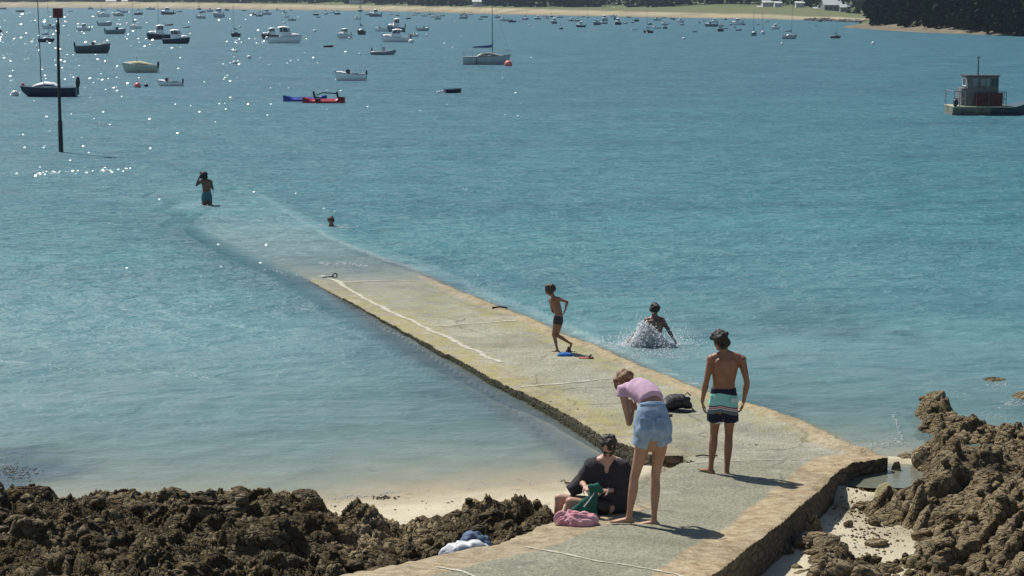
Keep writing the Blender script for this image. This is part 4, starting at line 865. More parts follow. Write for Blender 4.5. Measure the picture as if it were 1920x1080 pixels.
b = motorboat_open('motorboat', DGR, 4.6, 1.9, .66, screen=False); place(b, 175, 100, 66, 5, L=4.6, B=1.9); tag(b, 'dark grey metal workboat with a high bow and a white buoy against its side', 'boat'); kbuoy(196, 99, 15, label='white buoy against the bow of the dark grey metal boat')
b = motorboat_cabin('cabin_boat', WHT); place(b, 156, 58, 29, 205); tag(b, 'white cabin boat with an open wheelhouse right of the beacon topmark', 'boat')
b = motorboat_open('motorboat', GRYH, 4.4, 1.9, .6); place(b, 217, 64, 40, 10, L=4.4, B=1.9); tag(b, 'grey open boat with a white foredeck between two sailboats', 'boat')
b = motorboat_open('motorboat', LGR, 4, 1.8, .6, screen=False); place(b, 197, 48.5, 28, 8, L=4, B=1.8); tag(b, 'boxy light grey boat with a black outboard left of a white sailboat', 'boat')
b = sailboat('sailboat', WHT, 4.6, 1.9, .6, 5.6); place(b, 252, 54, 29, 160, L=4.6, B=1.9); tag(b, 'white sailboat seen from the quarter with a stubby hull, left of the two cruisers', 'sailboat')
b = sailboat('sailboat', NAVY, 4.6, 1.9, .6, 6.5); place(b, 87, 79, 34, 15, L=4.6, B=1.9); tag(b, 'dark hulled sailboat with a white cabin between the bare mast and the beacon', 'sailboat'); kbuoy(89, 80, 5, label='tiny white buoy against the dark sailboat left of the beacon')
b = motorboat_open('motorboat', WHT, 4.4, 1.9, .6); place(b, 93, 54, 24, 0, L=4.4, B=1.9); tag(b, 'white open boat just behind the dark sailboat left of the beacon', 'boat')
b = motorboat_cabin('cabin_cruiser', NAVY, B=2.0); place(b, 298, 74, 50, 202, zk=1.15); tag(b, 'cabin cruiser with dark hull and two big front windows, mast on its roof', 'boat'); MB().tube((0, 0, 1.4), (0, 0, 4.6), .035, .02).build('mast', MAST, b)
b = motorboat_cabin('cabin_cruiser', NAVY); place(b, 332, 82, 55, -12); tag(b, 'cabin cruiser with navy hull and white wheelhouse, right one of the pair', 'boat')
b = motorboat_cabin('cabin_cruiser', BRN, B=2); place(b, 508, 73, 40, 200, zk=1.1); tag(b, 'dark hulled cabin boat partly behind the white cruiser left of the middle', 'boat')
b = motorboat_cabin('cabin_cruiser', WHT, B=1.9); place(b, 536, 81, 64, -8); tag(b, 'long white cabin cruiser pointing right in front of a dark hulled one', 'boat'); kbuoy(501, 74, 8, label='small white buoy under the bow of the dark hulled cabin boat')
b = motorboat_cabin('cabin_cruiser', WHT); place(b, 645, 72, 33, 225, zk=1.1); tag(b, 'white cabin boat seen from its bow corner, left of a brown sailboat', 'boat'); kbuoy(655, 73, 5, label='tiny white buoy under the white cabin boat seen from its bow corner')
b = sailboat('sailboat', BRN, 4.4, 1.7, .6, 6.2, DGR); place(b, 677, 65, 22, 255, L=4.4, B=1.7); tag(b, 'brown wooden sailboat seen end on', 'sailboat')
b = motorboat_open('motorboat', WHT, 4.4, 2, .62); place(b, 656, 151, 62, 190, L=4.4, B=2); tag(b, 'white runabout with windscreen, dark seats and a buoy at its side', 'boat'); kbuoy(642, 151, 12, label='white buoy touching the white runabout above the kayaks')
b = rib('inflatable_boat'); place(b, 720, 103, 48, -6, L=4, B=1.7); tag(b, 'grey inflatable boat with a standing console', 'boat')
b = motorboat_cabin('cabin_cruiser', WHT, L=5.2, B=1.9); place(b, 741, 79, 56, 186, L=5.2, B=1.9, zk=1.0); tag(b, 'long white cruiser with low cabin in front of a taller flybridge boat', 'boat'); kbuoy(771, 81, 11, label='white buoy at the right end of the long white cruiser')
b = motorboat_cabin('flybridge_boat', GRYH, L=4.6, B=2.1); place(b, 742, 60, 36, 195, B=2.1, zk=1.5); tag(b, 'tall flybridge boat with dark canopy behind the long white cruiser', 'boat')
b = motorboat_open('motorboat', WHT, 4.4, 1.9, .6); place(b, 714, 59, 26, 186, L=4.4, B=1.9); tag(b, 'white open boat left of the flybridge boat', 'boat')
b = motorboat_open('motorboat', WHT, 4.4, 2, .6); place(b, 776, 69, 22, 20, L=4.4, B=2); tag(b, 'white boat with dark side half hidden right of the long cruiser', 'boat')
b = motorboat_open('motorboat', LGR, 4.4, 1.9, .6); place(b, 793, 58, 24, 4, L=4.4, B=1.9); tag(b, 'white topped day boat with grey hull, alone right of the cruisers', 'boat')
b = sailboat('sailboat', LGR, 5, 1.8, .72, 5.6, CANV, stripe=NAVY, sup=CRM); place(b, 913, 121, 92, 3, L=5, B=1.8, zk=.78); tag(b, 'large white sailboat with a blue furled sail and a coral buoy at its bow', 'sailboat'); kbuoy(953, 124, 15, ORB, 'big coral buoy at the bow of the large white sailboat', group='coloured mooring buoys')
b = dinghy('rowing_dinghy', NAVY, 2.4, 1.2, .30); place(b, 850, 174, 37, 24, L=2.4, B=1.2, zk=1.25); tag(b, 'small dark blue dinghy alone left of the big sailboat', 'dinghy')
for q in range(3): kbuoy(821 + q * 4.5, 174.5 - q, 5, label=['leftmost tiny white float by the blue dinghy', 'middle tiny white float by the blue dinghy', 'tiny white float nearest the blue dinghy'][q])
b = dinghy('rowing_dinghy', REDP, 2.4, 1.1, .3); place(b, 616, 88.5, 19, 4, L=2.4, B=1.1); tag(b, 'tiny red dinghy alone between the cruisers and the grey inflatable', 'dinghy')
b = sailboat('sailboat', DGR, 4.4, 1.8, .6, 6.0, DGR, sup=DGR); place(b, 441, 69, 23, 245, L=4.4, B=1.8); tag(b, 'dark sailboat seen end on with a tall bare mast, left of the middle', 'sailboat')
b = rib('tender', GRYH, 3, 1.4, con=False); place(b, 350, 52, 13, 0, L=3, B=1.4); tag(b, 'tiny grey inflatable tender right of the navy cruiser roof', 'tender')
b = rib('tender', BLK, 3, 1.4, con=False); place(b, 317, 48, 15, 0, L=3, B=1.4); tag(b, 'black inflatable tender behind the roof of the left cruiser', 'tender')
b = sailboat('sailboat', BLK, 4.4, 1.8, .62, 6.0, DGR, sup=DGR); place(b, 1215, 62, 21, 200, L=4.4, B=1.8); tag(b, 'black sailboat off the meadow, nearest of its cluster', 'sailboat'); kbuoy(1213, 62.5, 4, label='tiny white buoy against the black sailboat')
b = sailboat('sailboat', LGR, 4.6, 1.8, .62, 5.6, DGR); place(b, 1480, 73, 31, 5, L=4.6, B=1.8); tag(b, 'grey blue sailboat with a canopy, right of two white end on sailboats', 'sailboat')
b = sailboat('sailboat', BRN, 4.4, 1.8, .62, 4.0, DGR, sup=DGR); place(b, 1567, 72, 21, -20, L=4.4, B=1.8); tag(b, 'dark brown sailboat alone below the spit, rightmost of the sailboats', 'sailboat')
b = sailboat('sailboat', GRN, 4.4, 1.8, .62, 5.4); place(b, 1413, 67, 18, 250, L=4.4, B=1.8); tag(b, 'greenish white sailboat, left and nearer of two seen end on', 'sailboat')
b = sailboat('sailboat', WHT, 4.4, 1.8, .62, 5.6); place(b, 1430, 64.5, 15, 250, L=4.4, B=1.8); tag(b, 'white sailboat, right and farther of two seen end on', 'sailboat')
# kayaks
def kayak(name, m, px, py, w_, hd, label, seats):
    L, B = 3.4, .8; o = empty(name, label=label, cat='kayak'); V, F = [], []; ns, n = 20, 12
    for i in range(ns + 1):
        t = i / ns; b_ = B / 2 * (math.sin(math.pi * min(max(t, .0), 1)) ** .55 + .05); h_ = .30 + .05 * abs(2 * t - 1) ** 3
        for k_ in range(n):
            a = 2 * math.pi * k_ / n; zz = math.sin(a); V.append((-L / 2 + L * t, math.cos(a) * b_, -.06 + (h_ if zz > 0 else .10 * (1 - abs(2 * t - 1) ** 3)) * zz * (.75 if abs(math.cos(a)) < .5 and .15 < t < .85 and zz > 0 else 1)))
    for i in range(ns):
        for k_ in range(n): F.append((i * n + k_, i * n + (k_ + 1) % n, (i + 1) * n + (k_ + 1) % n, (i + 1) * n + k_))
    F += [tuple(range(n)), tuple(ns * n + k_ for k_ in range(n))]
    MB().add(V, F).build('hull', m, o, smooth=40)
    for x in seats:
        s_2 = MB().box((x, 0, .40), (.13, .46, .32), ry=-.40).box((x + .22, 0, .26), (.42, .42, .07)).build('seat', BLK, o)
    if len(seats) > 1: MB().wire([(seats[0] + .2, -.2, .38), (seats[0] + .7, -.2, .50), (seats[1] - .1, -.2, .46)], .03).build('paddle_shaft', BLK, o)
    k_ = w_ / pxm(at(px, py)) / L; o.location = at(px, py); o.scale = (k_, k_, k_ * 1.65); o.rotation_euler.z = R(hd)
kayak('kayak', BLUP, 572, 190, 82, 4, 'bright blue kayak mostly hidden behind the red one', [])
kayak('kayak', REDP, 607, 193, 80, -1, 'red two seat kayak with black seat backs', [-.75, 1.1])
# workboat at the right
b = empty('workboat', label='flat grey workboat with a wheelhouse and a rusty red engine casing', cat='boat'); L = 9.0
def wx(px_, dz=0): return (px_ - 1850) / pxm(at(1850, 214)) 
S_ = pxm(at(1850, 214)); zz = lambda py: (214 - py) / S_
h = MB(); prof = [(1778, 199), (1800, 199.5), (1850, 201), (1885, 201.5), (1900, 197), (1925, 190), (1960, 183), (2000, 178)]; st_ = []
V, F = [], []; n = 6
for i, (x, y) in enumerate(prof):
    t = i / (len(prof) - 1); hb = (1.05 if i < 5 else 1.05 * (1 - ((t - .57) / .43) ** 2.4)) + .02; z_ = zz(y)
    V += [(wx(x), -hb, z_), (wx(x), -hb * .93, z_ * .45), (wx(x) * (1 - .02 * t), -hb * .6, -.3), (wx(x) * (1 - .02 * t), hb * .6, -.3), (wx(x), hb * .93, z_ * .45), (wx(x), hb, z_)]
    if i: o_ = (i - 1) * n; F += [(o_ + k, o_ + k + 1, o_ + n + k + 1, o_ + n + k) for k in range(n - 1)] + [(o_, o_ + n, o_ + 2 * n - 1, o_ + n - 1)]
F += [tuple(range(n)), tuple(len(V) - n + k for k in range(n))]
hm = NT('workboat_hull'); g3 = hm.node('ShaderNodeSeparateXYZ'); hm.l.new(hm.tc, g3.inputs[0]); q = hm.noise(3, 5, .7); hm.fin(hm.mix(hm.ramp(hm.math('ADD', g3.outputs[0], q), [(.45, 0), (.60, 1)]), hm.ramp(q, [(.35, (.10, .12, .10)), (.65, (.26, .27, .20))]), (.045, .085, .11, 1)), .55)
h.add(V, F).build('hull', hm.m, b); TIM = mat('weathered_timber', (.42, .40, .28), .7, .2, 6)
MB().box(((wx(1778) + wx(1888)) / 2, -.02, zz(200) + .04), (wx(1888) - wx(1778), 2.2, .07)).build('deck', TIM, b)
wh = MB(); x0, x1, z0, z1 = wx(1808), wx(1866), zz(199) + .08, zz(143); wh.box(((x0 + x1) / 2, .1, (z0 + z1) / 2), (x1 - x0, 1.25, z1 - z0)).box((x0 - .14, .1, (z0 + zz(165)) / 2), (.32, 1.1, zz(165) - z0)); wh = wh.build('wheelhouse', mat('worn_grey_paint', (.15, .15, .14), .7, .2, 4), b)
MB().box(((x0 + x1) / 2 - .03, .1, z1 + .03), (x1 - x0 + .16, 1.4, .07)).build('roof', DGR, b)
GLP = mat('hazy_window_pane', (.20, .25, .24), .15, .1, 3)
for px_, ww in ((1822, 8), (1837, 8.5), (1846, 7.5), (1855, 4), (1862, 4)): MB().box((wx(px_), .1 - .64, zz(154)), (ww / S_, .03, 13 / S_)).build('window', GLP if ww > 5 else GLS, wh)
MB().box((x0 - .012, .1, zz(154)), (.03, .7, 13 / S_)).build('window', GLS, wh)
MB().box((x0 - .03, -.32, zz(154)), (.03, .05, 15 / S_)).box((x0 - .03, .5, zz(154)), (.03, .05, 15 / S_)).box((x0 - .03, .1, zz(147)), (.03, .8, .05)).box((x0 - .03, .1, zz(161)), (.03, .8, .05)).build('window_frame', WHT, wh)
MB().box(((wx(1822) + wx(1870)) / 2, -.78, (zz(173) + z0) / 2), (wx(1870) - wx(1822), .55, zz(173) - z0)).build('engine_casing', RUST, b); MB().box((wx(1844), -1.07, (zz(173) + z0) / 2), (.07, .04, zz(172) - z0)).build('casing_post', BRN, b)
MB().tube((wx(1832), .1, z1), (wx(1832), .1, zz(107)), .045, .035).tube((wx(1829), .1, zz(108)), (wx(1835), .1, zz(108)), .03).tube((wx(1836), .1, zz(125)), (wx(1832), .1, zz(125)), .012).build('mast', MAST, b)
def rail(xa, xb, zt, parent, y=-1.0):
    m = MB()
    for z_ in (zt, (zt + z0) / 2): m.tube((xa, y, z_), (xb, y, z_ - .02), .028)
    for x in (xa, (xa + xb) / 2, xb): m.tube((x, y, z0 - .05), (x, y, zt), .025)
    m.tube((xa, y, zt), (xa, -y, zt), .025).tube((xa, -y, z0 - .05), (xa, -y, zt), .025); m.build('guard_rail', ALU, parent)
rail(wx(1780), wx(1801), zz(170), b); rail(wx(1868), wx(1877), zz(171), b)
MB().ell((wx(1784), -.9, z0 + .16), (.16, .14, .2)).build('fender', NAVY, b, smooth=True); b.location = at(1850, 214)
# --- the far fleet: prototypes copied with their parts
FK = {}
def far_src(kind, col):
    k = (kind, col); m = {'white': WHT, 'grey': GRYH, 'dark': DGR, 'navy': NAVY, 'green': GRN, 'pale': LGR, 'cream': CRM}[col]
    if k not in FK:
        f = {'cabin': lambda: motorboat_cabin('cabin_boat', m), 'open': lambda: motorboat_open('motorboat', m), 'sail': lambda: sailboat('sailboat', m, 4.6, 1.8, .6, 5.6, DGR if col != 'white' else CANV), 'tender': lambda: dinghy('tender', m, 3.0, 1.3, .36)}[kind]
        o = f(); FK[k] = [o, True]; return o
    return copy_tree(FK[k][0])
FLEET = [(5, 17.5, 14, 'tender', 'dark'), (38, 22.5, 16, 'tender', 'dark'), (131, 22.5, 10, 'open', 'white'), (169, 17.5, 11, 'open', 'pale'), (193, 32, 26, 'sail', 'white'), (222, 30.5, 22, 'sail', 'cream'), (232, 24, 16, 'open', 'pale'), (260, 28, 18, 'sail', 'dark'), (282, 18.5, 16, 'open', 'pale'), (313, 27.5, 24, 'cabin', 'navy'), (324, 26, 12, 'tender', 'dark'), (337, 23, 10, 'tender', 'grey'),
 (373, 18.5, 10, 'sail', 'navy'), (380, 23.5, 12, 'open', 'grey'), (376, 35, 21, 'sail', 'pale'), (394, 22, 13, 'cabin', 'grey'), (409, 33, 25, 'cabin', 'pale'), (425, 20.5, 10, 'open', 'dark'), (458, 20.5, 9, 'tender', 'dark'), (474, 28.5, 15, 'open', 'grey'), (487, 31, 15, 'sail', 'grey'), (495, 21, 7, 'open', 'white'), (501, 28, 20, 'cabin', 'pale'), (519, 20, 9, 'cabin', 'white'), (533, 25, 13, 'cabin', 'white'), (536, 33, 13, 'open', 'white'), (545, 20.5, 8, 'sail', 'white'), (548, 39, 14, 'open', 'green'),
 (592, 29, 14, 'sail', 'navy'), (597, 33, 8, 'tender', 'grey'), (611, 27.5, 12, 'sail', 'white'), (623, 24.5, 9, 'sail', 'white'), (632, 27.5, 14, 'sail', 'navy'), (669, 37, 12, 'cabin', 'white'), (675, 22, 12, 'sail', 'grey'), (688, 28.5, 9, 'sail', 'dark'), (703, 31.5, 26, 'cabin', 'grey'), (733, 28, 10, 'sail', 'white'), (745, 30, 9, 'sail', 'dark'), (766, 36, 11, 'sail', 'dark'), (778, 30, 10, 'sail', 'white'), (785, 26.5, 9, 'open', 'pale'), (796, 31, 13, 'open', 'white'), (805, 28, 10, 'sail', 'pale'), (812, 33, 13, 'sail', 'white'), (820, 36.5, 15, 'open', 'cream'), (830, 30.5, 10, 'sail', 'pale'),
 (869, 30, 14, 'open', 'grey'), (870, 35.5, 19, 'sail', 'pale'), (883, 28.5, 10, 'sail', 'white'), (902, 37, 9, 'open', 'grey'), (908, 33, 14, 'tender', 'grey'), (933, 33.5, 12, 'cabin', 'grey'), (945, 39.5, 16, 'open', 'pale'), (960, 42, 17, 'open', 'dark'), (973, 41.5, 5, 'tender', 'dark'), (985, 37.5, 14, 'sail', 'pale'), (1008, 36.5, 13, 'cabin', 'grey'), (1020, 31, 8, 'open', 'white'), (1025, 35.5, 12, 'open', 'white'), (1034, 32.5, 9, 'sail', 'dark'), (1038, 44.5, 16, 'cabin', 'green'), (1049, 33.5, 11, 'open', 'pale'), (1051.5, 55, 11, 'sail', 'dark'), (1071, 39.5, 12, 'cabin', 'grey'), (1083, 40, 10, 'sail', 'dark'), (1089, 51, 18, 'cabin', 'navy'), (1094, 32, 7, 'open', 'grey'), (1102, 34, 7, 'sail', 'grey'), (1118, 47, 20, 'open', 'grey'),
 (1133, 39.5, 16, 'cabin', 'pale'), (1132, 45, 15, 'open', 'grey'), (1150, 32, 15, 'open', 'white'), (1154, 37.5, 12, 'open', 'dark'), (1158, 46.5, 18, 'cabin', 'navy'), (1173, 44.5, 10, 'sail', 'pale'), (1179, 33.5, 8, 'open', 'dark'), (1186, 43, 9, 'sail', 'grey'), (1193, 40.5, 13, 'open', 'navy'), (1190, 56.5, 12, 'tender', 'white'), (1219, 46.5, 10, 'open', 'dark'), (1232, 38.5, 15, 'open', 'pale'), (1230, 54.5, 16, 'open', 'white'), (1245, 34, 8, 'tender', 'grey'), (1246, 47, 14, 'cabin', 'pale'), (1246, 54, 14, 'open', 'green'), (1258, 36.5, 9, 'open', 'white'), (1263, 37, 8, 'open', 'dark'), (1275, 42, 14, 'cabin', 'white'), (1279, 47.5, 10, 'sail', 'grey'), (1303, 60.5, 10, 'tender', 'dark'), (1311, 43.5, 7, 'open', 'pale'), (1319, 40, 8, 'open', 'white'), (1333, 50, 24, 'open', 'grey'),
 (1339, 42.5, 13, 'cabin', 'white'), (1350, 59, 18, 'open', 'navy'), (1352, 49.5, 11, 'cabin', 'pale'), (1361, 54, 9, 'tender', 'grey'), (1360, 37.5, 8, 'open', 'grey'), (1370, 47.5, 8, 'sail', 'grey'), (1382, 47, 22, 'cabin', 'white'), (1377, 53, 8, 'open', 'white'), (1385, 57.5, 12, 'tender', 'dark'), (1384, 37.5, 8, 'open', 'grey'), (1392, 47, 12, 'sail', 'grey'), (1422, 46.5, 6, 'tender', 'grey'), (1438, 41.5, 8, 'open', 'pale'), (1453, 55, 18, 'cabin', 'white'), (1538, 41, 8, 'tender', 'navy'), (1530, 49, 5, 'tender', 'grey')]
KN = {'cabin': 'cabin boat', 'open': 'open boat', 'sail': 'sailboat', 'tender': 'tender'}
CN_ = {'pale': 'pale grey', 'cream': 'cream', 'grey': 'grey', 'dark': 'charcoal', 'navy': 'navy', 'green': 'sea green', 'white': 'white'}
ORD = ['first', 'second', 'third', 'fourth', 'fifth', 'sixth', 'seventh', 'eighth', 'ninth']
zone = lambda x: next(i for i, zn in enumerate(ZONES) if x < zn[0])
for i, (x, y, w_, kd, cl) in enumerate(FLEET):
    o = far_src(kd, cl); hd = random.choice((random.uniform(-25, 25), random.uniform(160, 215), random.uniform(150, 200), 240)) if kd != 'tender' else random.uniform(-15, 15)
    L_, B_ = {'cabin': (4.6, 1.9), 'open': (4.4, 1.8), 'sail': (4.6, 1.8), 'tender': (3, 1.3)}[kd]; place(o, x, y, w_, hd, L=L_, B=B_, zk=1.15)
    same = sorted([q for q in FLEET if q[3:] == (kd, cl) and zone(q[0]) == zone(x)], key=lambda q: q[0]); j = same.index((x, y, w_, kd, cl))
    zn = ZONES[zone(x)][1]
    if len(same) == 1: lab = f'the only small {CN_[cl]} {KN[kd]} moored {zn}'
    else: lab = f'{ORD[j]} {CN_[cl]} {KN[kd]} from the left, {zn}'
    tag(o, lab, {'cabin': 'boat', 'open': 'boat', 'sail': 'sailboat', 'tender': 'tender'}[kd], 'small boats moored far off')
for x, y, w_, l in ((450, 52, 5, 'tiny white buoy right of the dark end on sailboat'), (442, 98, 7, 'upper of three white buoys left of the middle'), (467, 110, 9, 'right one of three white buoys left of the middle'), (440, 120, 9, 'lower left one of three white buoys left of the middle'), (590, 60, 7, 'small pale buoy between the white cruisers'), (675, 103, 5, 'tiny white buoy left of the grey inflatable'), (1282, 74, 6, 'white buoy alone below the meadow fleet'), (1466, 83, 5, 'tiny white buoy below the two end on sailboats'), (1637, 83, 7, 'lone dark topped buoy below the headland spit'), (69, 89, 5, 'small grey buoy between the navy boat and the dark sailboat'), (800, 67, 4, 'tiny dark buoy below the day boat with grey hull'), (992, 48, 3, 'very small buoy right of the big sailboat mast'), (533, 44, 5, 'small white buoy above the long white cruiser')):
    kbuoy(x, y, w_, label=l)
kbuoy(-1, 62, 10, RUST, 'rust red buoy cut by the left edge')
# beacon
b = empty('channel_beacon', label='tall dark iron pole beacon with a dark red square topmark in the sea', cat='beacon'); p = at(115, 285); s = pxm(p); q = lambda y: (285 - y) / s * 1.012
POLE = mat('tarred_iron', (.028, .018, .018), .6, .3, 3); TOPM = mat('dark_red_paint', (.13, .016, .014), .5, .15, 3)
MB().loft([(-.01, 0, -2.2), (-.01, 0, q(228)), (-.01, 0, q(226)), (0, 0, q(150)), (.03, 0, q(75)), (.035, 0, q(70)), (.04, 0, q(66)), (.04, 0, q(52)), (.045, 0, q(49)), (.05, 0, q(47)), (.055, 0, q(38))], [.095, .095, .07, .065, .055, .055, .075, .075, .05, .045, .04], cap='flat', n=12).build('pole', POLE, b, smooth=True)
MB().loft([(.045, 0, q(50.5)), (.045, 0, q(49.5))], [.085, .085], cap='flat').build('collar', POLE, b)
MB().loft([(.055, 0, q(39)), (.055, 0, q(21.5))], [9.4 / s, 9.4 / s], cap='flat', n=24).build('topmark', TOPM, b, smooth=40); b.location = p
# ================================================================ people
SKIN = mat('light_brown_skin', (.36, .19, .115), .5, .10, 9, bump=.002, bscale=60, col2=(.43, .235, .15)); SKT = mat('tanned_skin', (.23, .105, .055), .5, .10, 9, col2=(.28, .135, .075))  # plain skin tones with slight noise
SKP = mat('pale_skin', (.46, .27, .19), .5, .08, 9, col2=(.54, .33, .24)); SKD = mat('deep_tanned_skin', (.13, .06, .036), .45, .1, 9, col2=(.17, .08, .05))
HDK = mat('dark_brown_hair', (.014, .009, .006), .55, .3, 30, bump=.01, bscale=60); HBR = mat('brown_hair', (.06, .035, .018), .6, .3, 30, bump=.01, bscale=60); HRD = mat('auburn_blond_hair', (.12, .055, .025), .55, .3, 30, bump=.012, bscale=60, col2=(.26, .15, .07))
V3 = lambda *a: Vector(a)
def arm(m, S, E, W_, tip, k=1, palm=None, curl=.35, grip=False, thumbside=1):
    """shoulder, elbow, wrist, fingertip direction; hand with palm, four unequal bent fingers and a thumb"""
    S, E, W_, T = map(Vector, (S, E, W_, tip)); r = k
    m.ell(S, .058 * r).loft([S, S.lerp(E, .35), S.lerp(E, .75), E], [.052 * r, .047 * r, .038 * r, .036 * r])
    m.loft([E, E.lerp(W_, .28), E.lerp(W_, .7), W_], [.036 * r, .040 * r, .028 * r, (.024 * r, .021 * r)])
    d = (T - W_).normalized(); pn = Vector(palm).normalized() if palm else V3(0, -1, 0)     # palm normal
    pn = (pn - d * pn.dot(d)).normalized(); sdv = d.cross(pn) * thumbside
    m.loft([W_, W_ + d * .03 * r, W_ + d * .085 * r], [(.026 * r, .018 * r), (.036 * r, .016 * r), (.040 * r, .014 * r)], side=sdv)
    for i, (o_, L) in enumerate(((.030, .070), (.010, .078), (-.011, .072), (-.031, .056))):
        b = W_ + d * .085 * r + sdv * o_ * r; c1 = curl * (2.2 if grip else 1) * (1 + .12 * i)
        p1 = b + (d * math.cos(c1 * .5) + pn * math.sin(c1 * .5)) * L * .45 * r; p2 = p1 + (d * math.cos(c1 * 1.3) + pn * math.sin(c1 * 1.3)) * L * .32 * r; p3 = p2 + (d * math.cos(c1 * 2.1) + pn * math.sin(c1 * 2.1)) * L * .26 * r
        m.loft([b - d * .01, p1, p2, p3], [.0105 * r, .0098 * r, .009 * r, .0075 * r], n=8)
    b = W_ + d * .028 * r + sdv * .028 * r; p1 = b + (d * .6 + sdv * .62 + pn * .3).normalized() * .042 * r; p2 = p1 + (d * .85 + sdv * .2 + pn * .35).normalized() * .034 * r
    m.loft([b, p1, p2], [.014 * r, .011 * r, .009 * r], n=8); return m
def leg(m, H, K, A, toe, k=1, foot=.235, drop=.045, calfback=(0, -1, 0)):
    """hip, knee, ankle, toe direction (unit, flat)"""
    H, K, A = map(Vector, (H, K, A)); t = Vector(toe).normalized(); cb = Vector(calfback)
    m.loft([H, H.lerp(K, .3), H.lerp(K, .72), K], [.082 * k, .076 * k, .056 * k, .050 * k])
    m.loft([K, K.lerp(A, .25) + cb * .014 * k, K.lerp(A, .45) + cb * .010 * k, K.lerp(A, .8), A], [.048 * k, .053 * k, .049 * k, .033 * k, .031 * k])
    m.ell(K - cb * .012 * k, .042 * k)
    f = foot * k; dn = V3(0, 0, -1); side = t.cross(V3(0, 0, 1)); side = side.normalized() if side.length > .1 else V3(1, 0, 0)
    base = A + dn * drop * k
    m.loft([base - t * .045 * k, base + t * .0 + V3(0, 0, .012 * k), base + t * f * .40, base + t * f * .62 + dn * .006], [(.028 * k, .024 * k), (.032 * k, .036 * k), (.036 * k, .024 * k), (.042 * k, .016 * k)], side=side)
    m.ell(A, .034 * k); m.loft([A, base - t * .02 * k], [.032 * k, .03 * k])
    for i, o_ in enumerate((-.030, -.014, .001, .015, .028)):
        L_ = (.055, .050, .046, .040, .034)[i] * k; b = base + t * f * .62 + side * o_ * k + dn * .008
        m.loft([b, b + t * L_], [.012 * k if i == 0 else .0095 * k, .011 * k if i == 0 else .0085 * k], n=8)
    return m
def head(m, c, f, up=(0, 0, 1), k=1, neck=None):
    """skull, jaw, brow, nose, lips, ears; f = direction of the face"""
    c = Vector(c); f = Vector(f).normalized(); u = Vector(up); u = (u - f * u.dot(f)).normalized(); s = f.cross(u); M = Matrix((s, f, u)).transposed()
    m.ell(c + u * .018 * k - f * .008 * k, (.074 * k, .092 * k, .092 * k), M); m.ell(c - u * .040 * k + f * .030 * k, (.055 * k, .060 * k, .062 * k), M); m.ell(c - u * .088 * k + f * .062 * k, (.024 * k, .022 * k, .018 * k), M)
    m.loft([c + f * .086 * k + u * .015 * k, c + f * .108 * k - u * .022 * k], [.008 * k, .015 * k], n=8); m.ell(c + f * .082 * k + u * .028 * k, (.05 * k, .012 * k, .010 * k), M)
    m.ell(c + f * .088 * k - u * .052 * k, (.022 * k, .008 * k, .009 * k), M)
    for q in (-1, 1): m.ell(c + s * q * .076 * k - f * .008 * k - u * .004 * k, (.010 * k, .020 * k, .030 * k), M)
    if neck is not None: m.loft([c - u * .05 * k - f * .02 * k, Vector(neck)], [.052 * k, .056 * k])
    return M
def eyes(parent, c, f, up=(0, 0, 1), k=1):
    c = Vector(c); f = Vector(f).normalized(); u = Vector(up); u = (u - f * u.dot(f)).normalized(); s = f.cross(u)
    for q in (-1, 1): MB().ell(c + s * q * .03 * k + f * .080 * k + u * .005 * k, (.011 * k,) * 3, n=8, m=6).build('eye', mat('eye_dark', (.02, .015, .01), .2), parent, smooth=True)
def hairball(c, r, M, mt, parent, name='hair', noise=.06, extra=None, seed=3, voxel=.010, disp=.02, dsc=30):
    m = MB(); m.ell(c, r, M, n=20, m=14)
    rr = random.Random(seed); c = Vector(c)
    for _ in range(34):
        v = Vector((rr.gauss(0, 1), rr.gauss(0, 1), rr.gauss(0, 1))).normalized(); 
        if (M.transposed() @ v if False else v).length: p = c + M @ Vector((v.x * r[0] * .92, v.y * r[1] * .92, v.z * r[2] * .92)); m.ell(p, .020 + rr.random() * .016, n=8, m=6)
    for a in (extra or []): m.ell(*a)
    return m.organic(name, mt, parent, voxel=voxel, smooth=2, disp=disp, dsc=dsc)
def local(px, py, s, x0, y0): return ((px - x0) / s, (y0 - py) / s * 1.03)
# ---- the teenager standing with his back to us
def at_j(px, py): return atj(px, py)
def person(px, py, label, z=None):
    p = atj(px, py) if z is None else at(px, py, z); o = empty('person', p, 0, label, 'person'); return o, p
o, p = person(1351, 889, 'shirtless teenager in mint and navy swim shorts standing with his back turned, looking down')
q = lambda x, y, d=0: V3((x - 235) / 517, d, (985 - y) / 517 * 1.03)
m = MB()
pel = q(245, 545, 0); m.loft([q(246, 600), q(246, 540), q(247, 470), q(246, 400), q(250, 320), q(255, 265), q(258, 232)], [(.10, .095), (.165, .115), (.142, .098), (.138, .092), (.162, .105), (.178, .098), (.10, .07)], side=(1, 0, 0), n=20)
m.loft([q(190, 244), q(258, 228), q(335, 248)], [.052, .062, .052]); m.loft([q(252, 240), q(243, 200), q(236, 165, .01)], [(.068, .058), (.054, .054), .05], side=(1, 0, 0))
for s_q in (-1, 1): m.ell(q(252 + s_q * 42, 290, -.075), (.058, .028, .085)); m.ell(q(245 + s_q * 38, 575, -.05), (.075, .07, .08))
fT = V3(-.55, .70, -.45); M = head(m, q(222, 140, .02), fT, up=(0.02, .3, 1), k=1.06)
arm(m, q(165, 258), q(132, 398, -.03), q(112, 525, .02), q(124, 600, .03), 1.02, palm=(1, 0, .0), curl=.35, thumbside=1)
arm(m, q(358, 262), q(392, 400, -.03), q(376, 525, .02), q(356, 600, .03), 1.02, palm=(-1, 0, 0), curl=.5, thumbside=-1)
